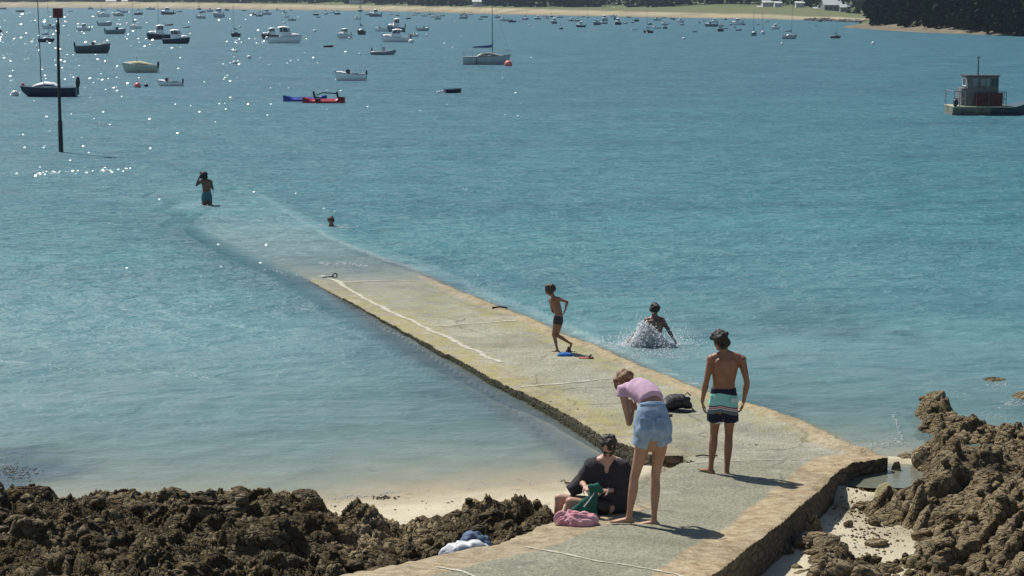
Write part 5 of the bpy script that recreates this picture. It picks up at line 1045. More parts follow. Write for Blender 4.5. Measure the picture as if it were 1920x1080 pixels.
leg(m, q(200, 580), q(190, 735, .02), q(172, 945, 0), (-.5, .75, 0), 1.02, calfback=(0, -1, 0)); leg(m, q(288, 580), q(284, 740, .01), q(273, 965, -.03), (.25, .95, 0), 1.02, calfback=(0, -1, 0))
m.organic('body', SKT, o, voxel=.0072, smooth=3)
hairball(q(222, 120, -.008), (.083, .098, .077), M, HDK, o, disp=.012, extra=[(q(168, 128, .05), .03), (q(182, 108, .05), .035), (q(210, 92, .03), .045), (q(258, 150, -.04), (.05, .05, .06)), (q(232, 175, -.055), (.05, .035, .035))])
sh = NT('striped_swim_fabric'); g4 = sh.node('ShaderNodeSeparateXYZ'); sh.l.new(sh.tc, g4.inputs[0]); zz_ = sh.math('SUBTRACT', g4.outputs[2], sh.math('MULTIPLY', sh.math('ABSOLUTE', sh.math('ADD', g4.outputs[0], .03)), -.22)); mint = (.27, .62, .55); nv = (.008, .012, .035)
zf = sh.math('MULTIPLY', sh.math('SUBTRACT', zz_, .60), 2.0)
sh.fin(sh.ramp(zf, [(0, (.7, .7, .66)), (.155, (.7, .7, .66)), (.16, nv), (.40, nv), (.405, (.12, .14, .16)), (.50, (.16, .18, .20)), (.505, (.6, .62, .60)), (.53, (.35, .05, .05)), (.55, (.62, .62, .60)), (.57, (.35, .05, .05)), (.585, (.03, .03, .05)), (.60, mint), (.885, mint), (.89, nv), (1, nv)], 'CONSTANT'), .75, sh.bump(sh.noise(14, 3), .01))
s = MB(); s.loft([q(246, 438), q(246, 470), q(246, 530), q(245, 580)], [(.152, .108), (.160, .118), (.182, .135), (.180, .13)], side=(1, 0, 0), n=22, cap='flat')
s.loft([q(206, 545), q(198, 600), q(192, 652)], [(.098, .125), (.104, .118), (.098, .10)], side=(1, 0, 0), cap='flat', n=20).loft([q(284, 545), q(289, 600), q(294, 650)], [(.098, .125), (.104, .118), (.098, .10)], side=(1, 0, 0), cap='flat', n=20)
s.loft([q(246, 560), q(246, 628)], [(.11, .11), (.06, .09)], side=(1, 0, 0), cap='flat', n=16)
s.organic('swim_shorts', sh.m, o, voxel=.008, smooth=2, disp=.018, dsc=14); MB().box(q(310, 503, -.128), (.10, .008, .052), ry=-.05).build('pocket_label', mat('pale_teal_patch', (.42, .62, .60), .8, .05), o)
# ---- the woman bending forward
o, p = person(1214, 984, 'barefoot woman in lilac T shirt and denim shorts bending forward')
q = lambda x, y, d=0: V3((x - 350) / 591, d, (1015 - y) / 591 * 1.03 - d * .25)
m = MB()
m.loft([q(372, 500, 0), q(374, 420, 0), q(372, 330, 0), q(368, 250, .05), q(345, 200, .14), q(300, 165, .24), q(262, 150, .32)], [(.13, .10), (.175, .135), (.145, .11), (.115, .085), (.120, .09), (.14, .095), (.10, .08)], side=(1, .1, 0), n=20)
for s_q in (-1, 1): m.ell(q(374 + s_q * 50, 430, -.06), (.095, .085, .11))
m.loft([q(215, 160, .27), q(285, 140, .30), q(350, 135, .27)], [.048, .055, .045]); m.loft([q(262, 150, .32), q(215, 125, .42)], [.052, .048]); M = head(m, q(205, 110, .44), (-.75, .35, -.75), up=(-.4, .75, .35), k=.98)
arm(m, q(195, 170, .25), q(235, 375, .18), q(262, 300, .34), q(255, 250, .42), .92, palm=(-.4, -.6, .2)); arm(m, q(355, 150, .30), q(350, 300, .45), q(290, 280, .45), q(240, 240, .48), .92, palm=(-.3, -.6, .3))
leg(m, q(322, 490), q(263, 725, .0), q(233, 965, 0), (-1, .12, 0), 1.0, calfback=(.35, -.9, 0)); leg(m, q(428, 480), q(397, 715, .02), q(392, 985, .02), (-1, .25, 0), 1.0, calfback=(.35, -.9, 0))
m.organic('body', SKIN, o, voxel=.0072, smooth=3)
h = hairball(q(208, 88, .43), (.085, .10, .09), M, HRD, o, extra=[(q(168, 120, .42), (.045, .04, .07)), (q(160, 100, .42), .04), (q(245, 72, .42), .045), (q(190, 70, .42), .05), (q(172, 135, .42), (.03, .03, .05))])
tee = MB(); tee.loft([q(370, 232, .045), q(352, 205, .12), q(322, 178, .20), q(290, 152, .29), q(262, 150, .33)], [(.135, .105), (.148, .112), (.160, .118), (.165, .112), (.10, .085)], side=(1, .1, 0), n=22, cap='flat')
tee.loft([q(240, 150, .28), q(195, 168, .25), q(193, 208, .24)], [.068, .072, .064], cap='flat').loft([q(320, 140, .28), q(352, 148, .29), q(356, 190, .33)], [.065, .068, .06], cap='flat')
LIL = mat('lilac_cotton', (.50, .33, .45), .85, .06, 8, bump=.004, bscale=14); tee.organic('tee_shirt', LIL, o, voxel=.009, smooth=3, disp=.030, dsc=9)
dn = NT('washed_denim'); g5 = dn.node('ShaderNodeSeparateXYZ'); dn.l.new(dn.tc, g5.inputs[0]); n5 = dn.noise(9, 5, .6); n6 = dn.noise(90, 2)
c = dn.ramp(n5, [(.3, (.12, .21, .34)), (.7, (.28, .40, .54))]); c = dn.mix(dn.ramp(dn.math('ADD', g5.outputs[2], dn.math('MULTIPLY', n5, .15)), [(.93, .55), (1.12, 0)]), c, (.42, .48, .50, 1)); c = dn.mix(dn.math('MULTIPLY', n6, .3), c, (.5, .56, .62, 1)); dn.fin(c, .9, dn.bump(n5, .012))
s = MB(); s.loft([q(368, 252, .03), q(370, 300, .0), q(374, 380, -.01), q(378, 450, -.01)], [(.132, .115), (.165, .14), (.205, .175), (.205, .17)], side=(1, 0, 0), n=24, cap='flat')
s.loft([q(330, 430), q(312, 480), q(297, 520)], [(.105, .15), (.100, .14), (.090, .12)], side=(1, 0, -.15), cap='flat', n=20).loft([q(425, 425), q(438, 470), q(453, 503)], [(.105, .15), (.100, .14), (.092, .12)], side=(1, 0, .1), cap='flat', n=20)
s.loft([q(376, 410, -.02), q(378, 478, -.02)], [(.10, .14), (.04, .11)], side=(1, 0, 0), cap='flat', n=16)
for s_q in (-1, 1): s.ell(q(374 + s_q * 52, 425, -.075), (.10, .10, .12))
dsh = s.organic('denim_shorts', dn.m, o, voxel=.009, smooth=3, disp=.014, dsc=12)
DPK = mat('darker_denim', (.16, .27, .42), .9, .15, 12); MB().loft([q(292, 272, -.12), q(445, 266, -.12)], [(.014, .006)] * 2, side=(0, 0, 1), cap='flat').build('waistband', DPK, dsh)
for x_, r_ in ((325, -.05), (425, .05)): MB().box(q(x_, 385, -.185), (.115, .012, .125), ry=r_, taper=1.05).build('back_pocket', DPK, dsh)
MB().box(q(483, 333, -.115), (.04, .01, .03), rz=.6).build('leather_patch', BLK, dsh)
# ---- the man sitting on the kerb
o, p = person(1149, 962, 'bearded man in dark open shirt and sunglasses sitting on the slipway edge')
q = lambda x, y, d=0: V3((x - 750) / 924, d, (870 - y) / 924 * 1.03 - d * .25)
m = MB(); KN_ = .98
m.loft([q(745, 800, .05), q(735, 740, .06), q(710, 620, .06), q(690, 480, .04), q(690, 390, .02), q(690, 330, 0)], [(.16, .13), (.15, .12), (.135, .11), (.16, .12), (.18, .11), (.10, .08)], side=(1, -.2, 0), n=20)
m.loft([q(575, 350, .0), q(690, 325, 0), q(810, 355, .03)], [.055, .065, .055]); m.loft([q(690, 345, 0), q(695, 230, -.08)], [.06, .055]); M = head(m, q(697, 185, -.10), (-.10, -.66, -.75), up=(0, -.7, .7), k=1.05)
arm(m, q(560, 370, -.0), q(430, 560, .02), q(455, 590, -.20), q(500, 640, -.28), 1.0, palm=(.3, .2, -.9), grip=True, thumbside=-1); arm(m, q(830, 375, .03), q(850, 620, -.02), q(690, 640, -.2), q(590, 640, -.28), 1.0, palm=(-.2, .2, -.9), grip=True)
leg(m, q(680, 790, -.02), q(200, 715, .03), q(175, 930, .02), (-.7, -.6, -.3), 1.02, calfback=(.8, 0, -.2)); leg(m, q(690, 810, -.10), q(310, 750, -.13), q(245, 930, -.10), (-.7, -.6, -.3), 1.02, calfback=(.8, 0, -.2))
m.organic('body', SKP, o, voxel=.0072, smooth=3)
hairball(q(697, 185, -.10) + M @ V3(0, -.018, .030), (.086, .094, .088), M, HDK, o, disp=.006, voxel=.012); 
HC = Vector(q(697, 185, -.10)); fM = V3(-.10, -.66, -.75).normalized(); uM = V3(0, -.7, .7); uM = (uM - fM * uM.dot(fM)).normalized(); sM = fM.cross(uM)
MB().ell(HC - uM * .062 + fM * .055, (.056, .054, .040), M).organic('beard', HBR, o, voxel=.008, smooth=1, disp=.01, dsc=40)
g = MB()
for s_q in (-1, 1): g.ell(HC + sM * s_q * .034 + fM * .092 + uM * .006, (.028, .010, .020), M); g.tube(HC + sM * s_q * .062 + fM * .088 + uM * .008, HC + sM * s_q * .080 - fM * .005 + uM * .008, .005)
g.tube(HC - sM * .01 + fM * .104 + uM * .008, HC + sM * .01 + fM * .104 + uM * .008, .005).build('sunglasses', BLK, o, smooth=True)
CH = mat('charcoal_cotton', (.030, .027, .034), .9, .12, 8, bump=.004, bscale=12); s = MB()
# an open shirt: back panel and two fronts, with wide sleeves
s.loft([q(735, 760, .13), q(725, 620, .14), q(705, 480, .12), q(700, 390, .08), q(695, 335, .05)], [(.20, .09), (.19, .09), (.20, .09), (.20, .07), (.11, .05)], side=(1, -.1, 0), n=22, cap='flat')
s.loft([q(820, 780, .0), q(835, 640, .0), q(815, 480, .0), q(780, 390, -.02), q(740, 345, -.03)], [(.15, .14), (.17, .15), (.175, .13), (.14, .10), (.07, .06)], side=(1, 0, 0), cap='flat')
s.loft([q(575, 620, .10), q(560, 500, .04), q(590, 400, .0), q(625, 350, -.01)], [(.12, .13), (.15, .13), (.15, .11), (.09, .08)], side=(1, 0, 0), cap='flat')
s.loft([q(610, 340, .01), q(545, 375, .0), q(455, 520, .03), q(370, 610, .0), q(300, 650, -.02)], [.06, .085, .085, .085, .07], cap='flat'); s.loft([q(770, 340, .02), q(840, 380, .03), q(872, 520, .0), q(850, 650, -.04), q(740, 655, -.15)], [.06, .085, .085, .08, .06], cap='flat')
s.loft([q(705, 760, -.06), q(705, 640, -.06), q(700, 540, -.07), q(690, 470, -.05)], [(.17, .10), (.17, .09), (.14, .085), (.07, .05)], side=(1, 0, 0), cap='flat')  # dark panel added over the chest, standing in for its shade
s.organic('open_shirt', CH, o, voxel=.010, smooth=3, disp=.040, dsc=8)
s = MB(); s.loft([q(745, 850, .05), q(750, 780, .05), q(740, 700, .05)], [(.20, .17), (.20, .17), (.165, .14)], side=(1, 0, 0), cap='flat', n=20).loft([q(700, 785, -.02), q(520, 735, .02)], [.115, .105], cap='flat').loft([q(700, 805, -.10), q(560, 770, -.12)], [.11, .10], cap='flat'); s.organic('dark_shorts', BLK, o, voxel=.010, smooth=3, disp=.02, dsc=10)
MB().loft([q(682, 636, -.205), q(705, 640, -.19)], [.030, .030], cap='flat', n=14).build('wrist_watch', ALU, o, smooth=True)
# ---- the boy walking on the slipway
o, p = person(1043, 659, 'skinny boy in black trunks walking up the slipway with one heel lifted')
q = lambda x, y, d=0: V3((x - 275) / 686, d, (882 - y) / 686 * 1.03 - d * .25)
m = MB(); m.loft([q(296, 530), q(300, 500), q(302, 440), q(283, 370), q(262, 310), q(250, 270), q(243, 250)], [(.062, .06), (.085, .07), (.072, .06), (.078, .06), (.088, .065), (.095, .06), (.05, .045)], side=(1, .5, 0), n=18)
m.loft([q(205, 268, .04), q(250, 255), q(305, 262, -.04)], [.032, .04, .034]); m.loft([q(245, 262), q(222, 205, 0)], [.036, .034]); M = head(m, q(199, 150, 0), (-.75, -.15, -.45), k=.92)
arm(m, q(308, 268, -.04), q(402, 300, -.06), q(378, 400, -.07), q(360, 450, -.06), .66, palm=(-1, 0, 0)); arm(m, q(205, 275, .04), q(230, 400, .09), q(275, 430, .10), q(310, 450, .1), .66, palm=(0, 1, 0))
leg(m, q(275, 530, 0), q(240, 680, -.01), q(287, 858, 0), (-1, -.1, 0), .66, foot=.25, drop=.05, calfback=(.9, 0, 0)); leg(m, q(318, 530, .03), q(285, 690, .04), q(455, 790, .05), (-.25, 0, -.95), .66, foot=.22, drop=.02, calfback=(.6, 0, .5))
m.organic('body', SKT, o, voxel=.007, smooth=2); hairball(q(203, 140, 0), (.077, .086, .080), M, HBR, o, voxel=.008, disp=.012)
s = MB(); s.loft([q(302, 462), q(298, 500), q(295, 530)], [(.080, .070), (.092, .078), (.095, .08)], side=(1, .5, 0), cap='flat', n=18).loft([q(282, 510), q(270, 555)], [.063, .060], cap='flat').loft([q(315, 510), q(312, 560)], [.063, .058], cap='flat'); s.organic('swim_trunks', BLK, o, voxel=.007, smooth=2)
# ---- the wader
o, p = person(388, 384, 'person with big curly hair in teal swimsuit wading thigh deep, hand to the head', z=0)
q = lambda x, y, d=0: V3((x - 367) / 258, d, (430 - y) / 258 * 1.03)
m = MB(); m.loft([q(367, 400), q(367, 370), q(367, 330), q(367, 290), q(364, 255), q(362, 240)], [(.13, .10), (.165, .12), (.125, .09), (.135, .10), (.15, .09), (.08, .06)], side=(1, 0, 0), n=18)
m.loft([q(328, 248), q(363, 240), q(400, 248)], [.048, .055, .048]); m.loft([q(362, 245), q(352, 215)], [.05, .048]); M = head(m, q(347, 203, .02), (-.3, .9, -.2), k=1)
arm(m, q(326, 250), q(288, 280, .02), q(312, 215, .04), q(322, 195, .05), .95, palm=(1, 0, 0)); arm(m, q(402, 252), q(414, 308, .05), q(398, 290, .25), q(380, 280, .3), .95, palm=(-1, 0, 0))
leg(m, q(346, 385), q(345, 480), q(343, 560), (0, 1, 0), .98, calfback=(0, -1, 0)); leg(m, q(390, 385), q(392, 480), q(392, 560), (.1, 1, 0), .98); m.organic('body', SKD, o, voxel=.010, smooth=3)
hairball(q(347, 200, -.01), (.115, .115, .125), M, HDK, o, seed=9, voxel=.014, disp=.03, extra=[(q(330, 215), .06), (q(366, 215), .06)])
TEAL = mat('teal_swim_fabric', (.03, .14, .17), .6, .1); s = MB(); s.loft([q(367, 330), q(367, 370), q(367, 395)], [(.135, .10), (.172, .128), (.165, .12)], side=(1, 0, 0), cap='flat', n=18).loft([q(348, 385), q(345, 402)], [.088, .085], cap='flat').loft([q(388, 385), q(391, 402)], [.088, .085], cap='flat'); s.organic('swimsuit', TEAL, o, voxel=.010, smooth=2)
# ---- the swimmer
o, p = person(621, 424, 'swimmer with only the head above water beyond the slipway', z=0)
m = MB(); M = head(m, V3(0, 0, .145), (.2, -.9, .1), k=1.05, neck=(0, .02, -.03)); m.loft([V3(0, .02, .02), V3(0, .1, -.10), V3(0, .35, -.32), V3(0, .6, -.45)], [(.08, .07), (.18, .10), (.15, .10), (.13, .1)], side=(1, 0, 0), n=16)
arm(m, V3(-.18, .08, -.10), V3(-.38, -.05, -.12), V3(-.55, -.22, -.10), V3(-.62, -.3, -.1), 1, palm=(0, 0, -1)); arm(m, V3(.18, .08, -.10), V3(.40, -.05, -.12), V3(.6, -.2, -.10), V3(.68, -.28, -.1), 1, palm=(0, 0, -1))
leg(m, V3(-.08, .62, -.45), V3(-.1, 1.0, -.5), V3(-.1, 1.4, -.45), (0, 1, 0), .95, calfback=(0, 0, 1)); leg(m, V3(.08, .62, -.45), V3(.1, 1.0, -.55), V3(.1, 1.4, -.5), (0, 1, 0), .95, calfback=(0, 0, 1))
m.organic('body', SKT, o, voxel=.010, smooth=3); hairball(V3(0, .01, .19), (.088, .10, .08), M, HBR, o); eyes(o, V3(0, 0, .145), (.2, -.9, .1))
# ---- the splasher
SPp = at(1227, 645, 0); o = empty('person', SPp, 0, 'dark haired bather seen from behind with arms spread in a big splash', 'person')
q = lambda x, y, d=0: V3((x - 605) / 927, d, (862 - y) / 927 * 1.03)
m = MB(); m.loft([q(610, 1000, .1), q(608, 850, .05), q(605, 700, .02), q(605, 560), q(605, 470), q(605, 435)], [(.16, .12), (.15, .11), (.135, .10), (.16, .11), (.165, .10), (.09, .07)], side=(1, 0, 0), n=20)
m.loft([q(485, 462), q(605, 438), q(722, 458)], [.05, .062, .05]); m.loft([q(605, 445), q(602, 340)], [.056, .05]); M = head(m, q(600, 285, .02), (.1, .95, -.15), k=1.0)
arm(m, q(480, 470), q(330, 620, -.06), q(205, 765, -.1), q(165, 805, -.12), 1, palm=(0, 0, -1)); arm(m, q(728, 466), q(838, 620, -.03), q(915, 755, -.06), q(940, 790, -.07), 1, palm=(0, 0, -1))
m.organic('body', SKD, o, voxel=.0085, smooth=3); hairball(q(600, 262, .0), (.086, .10, .085), M, HDK, o)
# ================================================================ splash and foam
fm = NT('white_spray'); fm.fin((.90, .93, .95, 1), .35, None, .5); SPRAY = fm.m; tl_ = fm.node('ShaderNodeBsdfTranslucent'); tl_.inputs[0].default_value = (.9, .93, .95, 1); mx_ = fm.node('ShaderNodeMixShader'); mx_.inputs[0].default_value = .7; fm.l.new(fm.p.outputs[0], mx_.inputs[1]); fm.l.new(tl_.outputs[0], mx_.inputs[2]); fx_ = fm.node('ShaderNodeMixShader'); fx_.inputs[0].default_value = .82; ft_ = fm.node('ShaderNodeBsdfTransparent'); fm.l.new(ft_.outputs[0], fx_.inputs[1]); fm.l.new(mx_.outputs[0], fx_.inputs[2]); fm.l.new(fx_.outputs[0], fm.out.inputs[0])
octv = np.array([[1, 0, 0], [-1, 0, 0], [0, 1, 0], [0, -1, 0], [0, 0, 1], [0, 0, -1]], float); octf = np.array([[0, 2, 4], [2, 1, 4], [1, 3, 4], [3, 0, 4], [2, 0, 5], [1, 2, 5], [3, 1, 5], [0, 3, 5]])
def drops(name, P, S, label, m=SPRAY, flat=1.0, parent=None):
    P = np.asarray(P); n = len(P); S = np.asarray(S); st2 = rng.uniform(.6, 1.5, (n, 1, 3)); st2[:, :, 2] *= flat
    V = (octv[None] * st2) * S[:, None, None] + P[:, None, :]; F = octf[None] + (np.arange(n) * 6)[:, None, None]
    o_ = mesh_from(name, V.reshape(-1, 3), F.reshape(-1, 3), m, smooth=True); return tag(o_, label, kind='stuff')
N = 10000; a = rng.uniform(0, 2 * math.pi, N); r = np.abs(rng.normal(0, .21, N)); cx = -.14 + r * np.cos(a) * 1.25; cy = -.16 + r * np.sin(a) * .6
top = np.interp(cx, [-.50, -.38, -.30, -.12, .02, .14, .28], [.02, .20, .44, .36, .26, .14, .02]) * (.35 + 1.25 * fbm(cx * 9 + 3, cy * 9, 71, 3) ** 1.2) + .02; cz = top * rng.random(N) ** .8
P = np.stack([cx, cy, cz], 1); Sz = .004 + .010 * rng.random(N) ** 3
n2 = 3200; ax = rng.normal(-.04, .36, n2); P2 = np.stack([ax, rng.normal(-.05, .22, n2), np.abs(rng.normal(0, .20, n2)) * np.exp(-np.abs(ax) * .8)], 1); S2 = .003 + .009 * rng.random(n2) ** 3
jt = []
for jx_, jz_, L in ((-.36, .55, .2), (-.30, .47, .12), (-.21, .49, .08), (.2, .47, .12), (.17, .62, .05)):
    for _ in range(50): t = rng.random(); jt.append((jx_ + t * .05 + rng.normal(0, .006), -.1, jz_ - L * .5 + L * t))
P = np.concatenate([P, P2, np.array(jt)]); Sz = np.concatenate([Sz, S2, np.full(len(jt), .006)]); drops('splash', P + np.array(SPp), Sz, 'white burst of spray around the splashing bather')
ms = NT('spray_mist'); mt_ = ms.node('ShaderNodeBsdfTransparent'); mm_ = ms.node('ShaderNodeMixShader'); ms.fin((.85, .88, .9, 1), .5); ms.l.new(ms.ramp(ms.noise(22, 5, .8), [(.36, 0), (.54, .92)]), mm_.inputs[0]); mtl = ms.node('ShaderNodeBsdfTranslucent'); mtl.inputs[0].default_value = (.92, .95, .97, 1); mma = ms.node('ShaderNodeMixShader'); mma.inputs[0].default_value = .65; ms.l.new(ms.p.outputs[0], mma.inputs[1]); ms.l.new(mtl.outputs[0], mma.inputs[2]); ms.l.new(mt_.outputs[0], mm_.inputs[1]); ms.l.new(mma.outputs[0], mm_.inputs[2]); ms.l.new(mm_.outputs[0], ms.out.inputs[0])
mb_ = MB()
for i_ in range(46):
    x_ = rng.normal(-.16, .15); hh2 = float(np.interp(x_, [-.50, -.38, -.30, -.12, .02, .14, .28], [.02, .18, .40, .33, .24, .14, .02])); mb_.ell((x_, -.2 + rng.normal(0, .05), hh2 * rng.random() * .8), (.03 + .05 * rng.random(), .05, .04 + .08 * rng.random()), n=10, m=8, noise=.4, seed=i_)
mo = mb_.organic('spray_veil', ms.m, None, voxel=.012, smooth=1, disp=.09, dsc=16); mo.location = SPp; tag(mo, 'misty white water thrown up in front of the splashing bather', kind='stuff')
def foam(cx_, cy_, n, spx, spy, smax, seed=0, band=None):
    g_ = np.random.default_rng(seed); P = []; 
    for _ in range(n):
        if band: t = g_.random(); b0, b1 = band; px = b0[0] + (b1[0] - b0[0]) * t + g_.normal(0, spx); py = b0[1] + (b1[1] - b0[1]) * t + g_.normal(0, spy) + 2 * math.sin(t * 9 + seed)
        else: px, py = cx_ + g_.normal(0, spx), cy_ + g_.normal(0, spy)
        v = at(px, py, .004); P.append((v.x, v.y, v.z))
    return P, list(.15 * smax + smax * .85 * g_.random(n) ** 3)
PP, SS = [], []
for a in ((1240, 652, 800, 38, 8, .035, 1), (1205, 668, 160, 25, 3, .03, 2), (392, 385, 90, 14, 2.2, .05, 3), (640, 425.5, 90, 14, 1.8, .05, 4), (604, 422, 40, 5, 1.2, .05, 5), (0, 0, 260, 1.5, 1.4, .05, 6, ((592, 491), (690, 497))), (0, 0, 60, 4, 2, .04, 7, ((480, 503), (560, 517))), (0, 0, 110, 2, 1.2, .03, 8, ((1190, 660), (1290, 672))),
          (0, 0, 420, 3, 2.0, .018, 9, ((620, 936), (750, 924))), (0, 0, 120, 3, 1.6, .014, 10, ((750, 924), (1050, 905))), (0, 0, 520, 8, 4, .022, 11, ((1590, 842), (1690, 826))), (0, 0, 200, 3, 2, .022, 12, ((1676, 775), (1690, 822))), (0, 0, 70, 6, 1.5, .05, 18, ((0, 328), (110, 322))), (0, 0, 60, 8, 2, .045, 19, ((100, 321), (240, 316))), (1905, 757, 120, 14, 3, .03, 13), (1875, 722, 90, 12, 3, .03, 14), (1860, 780, 120, 25, 5, .025, 15), (1790, 735, 70, 14, 5, .025, 16), (0, 0, 120, 2, 2, .02, 17, ((690, 600), (800, 655)))):
    P_, S_2 = foam(*a[:7], band=a[7] if len(a) > 7 else None); PP += P_; SS += S_2
drops('foam', PP, SS, 'small flecks of white foam on the water', flat=.25)
# ================================================================ things left on the slipway
def cloth(name, px, py, w_, hgt, m, label, cat='cloth', z=None, asp=.6, seed=1, fold=.10, sub=5, parent=None, rz=0, freq=3.2, extra=()):
    p = atj(px, py) if z is None else at(px, py, z); W = w_ / pxm(p) / 2; bm = bmesh.new(); bmesh.ops.create_icosphere(bm, subdivisions=sub, radius=1)
    a = np.array([v.co for v in bm.verts]); wx_ = fbm(a[:, 0] * 1.5 + seed, a[:, 1] * 1.5, seed, 2); f = np.abs(fbm(a[:, 0] * freq + wx_ * 2 + 9, a[:, 1] * freq * .7 + a[:, 2] * freq * .6 + seed, seed + 2, 3) - .5) * 2
    out = fbm(a[:, 0] * 1.1 + seed * 3, a[:, 1] * 1.1, seed + 5, 2)
    for v, q_, o_ in zip(bm.verts, f, out):
        r = .75 + .5 * o_; c_ = v.co.copy(); c_.z = abs(c_.z) ** .8 * (1 if c_.z > 0 else -.05); v.co = Vector((c_.x * r * W, c_.y * r * W * asp, max(0, c_.z) * (1 + .3 * (o_ - .5)) * hgt)) + v.co.normalized() * (q_ - .2) * fold * W * (1 if v.co.z > -.1 else 0)
        if v.co.z < 0: v.co.z = 0
    me = bpy.data.meshes.new(name); bm.to_mesh(me); bm.free(); me.materials.append(m); me.polygons.foreach_set('use_smooth', [True] * len(me.polygons)); o_ = bpy.data.objects.new(name, me); put(o_, parent)
    if parent is None: o_.location = (p.x, p.y, p.z + .012); o_.rotation_euler.z = rz; tag(o_, label, cat)
    return o_
PNK = mat('pink_towel', (.52, .22, .27), .95, .12, 9, col2=(.62, .34, .38), bump=.004, bscale=60); GRT = mat('green_cotton', (.01, .10, .075), .9, .2, 8); NVC = mat('navy_cotton', (.03, .055, .11), .9, .2, 8, col2=(.16, .23, .34)); WHC = mat('white_cotton', (.62, .64, .66), .9, .06, 8)
BCK = mat('black_nylon', (.010, .010, .013), .6, .3, 12); TRQ = mat('bright_blue_cloth', (.01, .13, .42), .8, .2, 8); ORG = mat('orange_red_rubber', (.42, .09, .05), .6, .1, 8); BRC = mat('brown_leather', (.10, .035, .025), .7, .2, 8)
cloth('towel', 1080, 984, 84, .15, PNK, 'crumpled pink towel in front of the seated man', 'towel', seed=4, asp=.5, fold=.30, freq=2.4)
mP = at(1098, 925, .95); o = empty('garment', (0, 0, 0), 0, 'dark green garment held by the seated man, trailing onto the pink towel', 'clothing')
base = Vector(COL.objects['person.002'].location) if 'person.002' in COL.objects else Vector(atj(1149, 962)); q = lambda x, y, d=0: base + V3((x - 750) / 924, d, (870 - y) / 924 * 1.03 - d * .25)
MB().loft([q(560, 600, -.30), q(545, 640, -.31), q(530, 700, -.33), q(490, 780, -.33), q(455, 850, -.30), q(450, 900, -.25)], [(.045, .03), (.05, .03), (.05, .03), (.10, .045), (.15, .06), (.15, .06)], side=(1, 0, 0), n=20).loft([q(510, 600, -.31), q(570, 590, -.3), q(610, 640, -.28)], [.03, .035, .03]).organic('cloth', GRT, o, voxel=.008, smooth=2, disp=.05, dsc=12)
MB().wire([q(545, 660, -.36), q(490, 740, -.385), q(440, 800, -.39)], .006).build('drawstring', WHC, o)
c1 = empty('clothes_bundle', (0, 0, 0), 0, 'heap of navy and white clothes lying on the rocks by the kerb', 'clothes'); bp = at(880, 1026, .72); zb_ = max(gz_at(bp.x, bp.y), float(jz(bp.y)) - .12); c1.location = (bp.x, bp.y, zb_)
for nm, m_, W2, hg, off, sd2 in (('white_shirt', WHC, 90, .16, (-.02, -.06, 0), 5), ('navy_trousers', NVC, 70, .20, (.05, .05, .01), 6)):
    t_ = cloth(nm, 880, 1026, W2, hg, m_, None, z=.7, seed=sd2, parent=c1, asp=.6, fold=.38, freq=1.9); t_.location = off
b = empty('backpack', atj(1266, 770), .15, 'black backpack lying on the slipway behind the bending woman', 'bag')
m = MB(); m.loft([(-.17, .02, .07), (-.05, .02, .13), (.10, 0, .14), (.20, 0, .08)], [(.12, .07), (.16, .12), (.14, .11), (.08, .06)], side=(0, 1, 0), n=16).ell((.19, .0, .17), (.05, .05, .045)); m.organic('bag_body', BCK, b, voxel=.009, smooth=2, disp=.04, dsc=9)
MB().wire([(.0, -.15, .03), (.12, -.2, .012), (.26, -.16, .012), (.22, -.08, .06)], .012).build('strap', BCK, b, smooth=True); MB().wire([(.14, 0, .23), (.18, 0, .27), (.23, 0, .22)], .01).build('handle', BCK, b, smooth=True)
cloth('swim_towel', 1059, 668, 32, .05, TRQ, 'bright blue cloth lying at the walking boy\'s feet', 'towel', seed=8, asp=.6, fold=.18)
b = empty('sports_bag', atj(1066, 666), .1, 'small brown pouch standing on the bright blue cloth', 'bag'); MB().loft([(0, 0, .0), (0, 0, .08), (.005, 0, .13)], [(.055, .045), (.05, .04), (.025, .02)], side=(1, 0, 0), n=12).organic('pouch', BRC, b, voxel=.007, smooth=2, disp=.015, dsc=14); MB().wire([(-.02, 0, .13), (0, 0, .16), (.02, 0, .13)], .005).build('pouch_strap', BRC, b)
b = empty('sandal', atj(1099, 673), 0, 'orange red sandal on the slipway right of the boy', 'sandal'); MB().loft([(-.11, 0, .018), (-.02, 0, .016), (.06, 0, .018), (.11, 0, .022)], [(.035, .018), (.04, .018), (.042, .02), (.03, .02)], side=(0, 1, 0), n=12).build('sole', ORG, b, smooth=True); MB().wire([(.04, -.04, .02), (.085, -.03, .07), (.09, .03, .07), (.04, .04, .02)], .012).build('heel_strap', BLK, b)
b = empty('mooring_ring', atj(628, 521), .3, 'rusty iron mooring ring lying on the sea end of the slipway', 'ring'); MB().wire([(math.cos(t * .4488) * .05, 0, .055 + math.sin(t * .4488) * .05) for t in range(15)], .014, 8).build('ring', DK, b, smooth=True); MB().wire([(-.28, .02, .02), (-.12, .0, .03), (-.03, 0, .03)], .014).build('chain', DK, b)
tag(MB().wire([(-.16, 0, .02), (0, .02, .035), (.14, -.01, .02)], .022).build('driftwood', DK, loc=atj(938, 579)), 'dark piece of driftwood on the right edge of the slipway', 'driftwood')
tag(MB().wire([(-.12, 0, .012), (-.03, .03, .02), (.1, 0, .012), (.16, .04, .012)], .010).build('seaweed_strand', DK, loc=atj(1322, 857)), 'dark strand of seaweed left of the standing teenager\'s feet', 'seaweed')
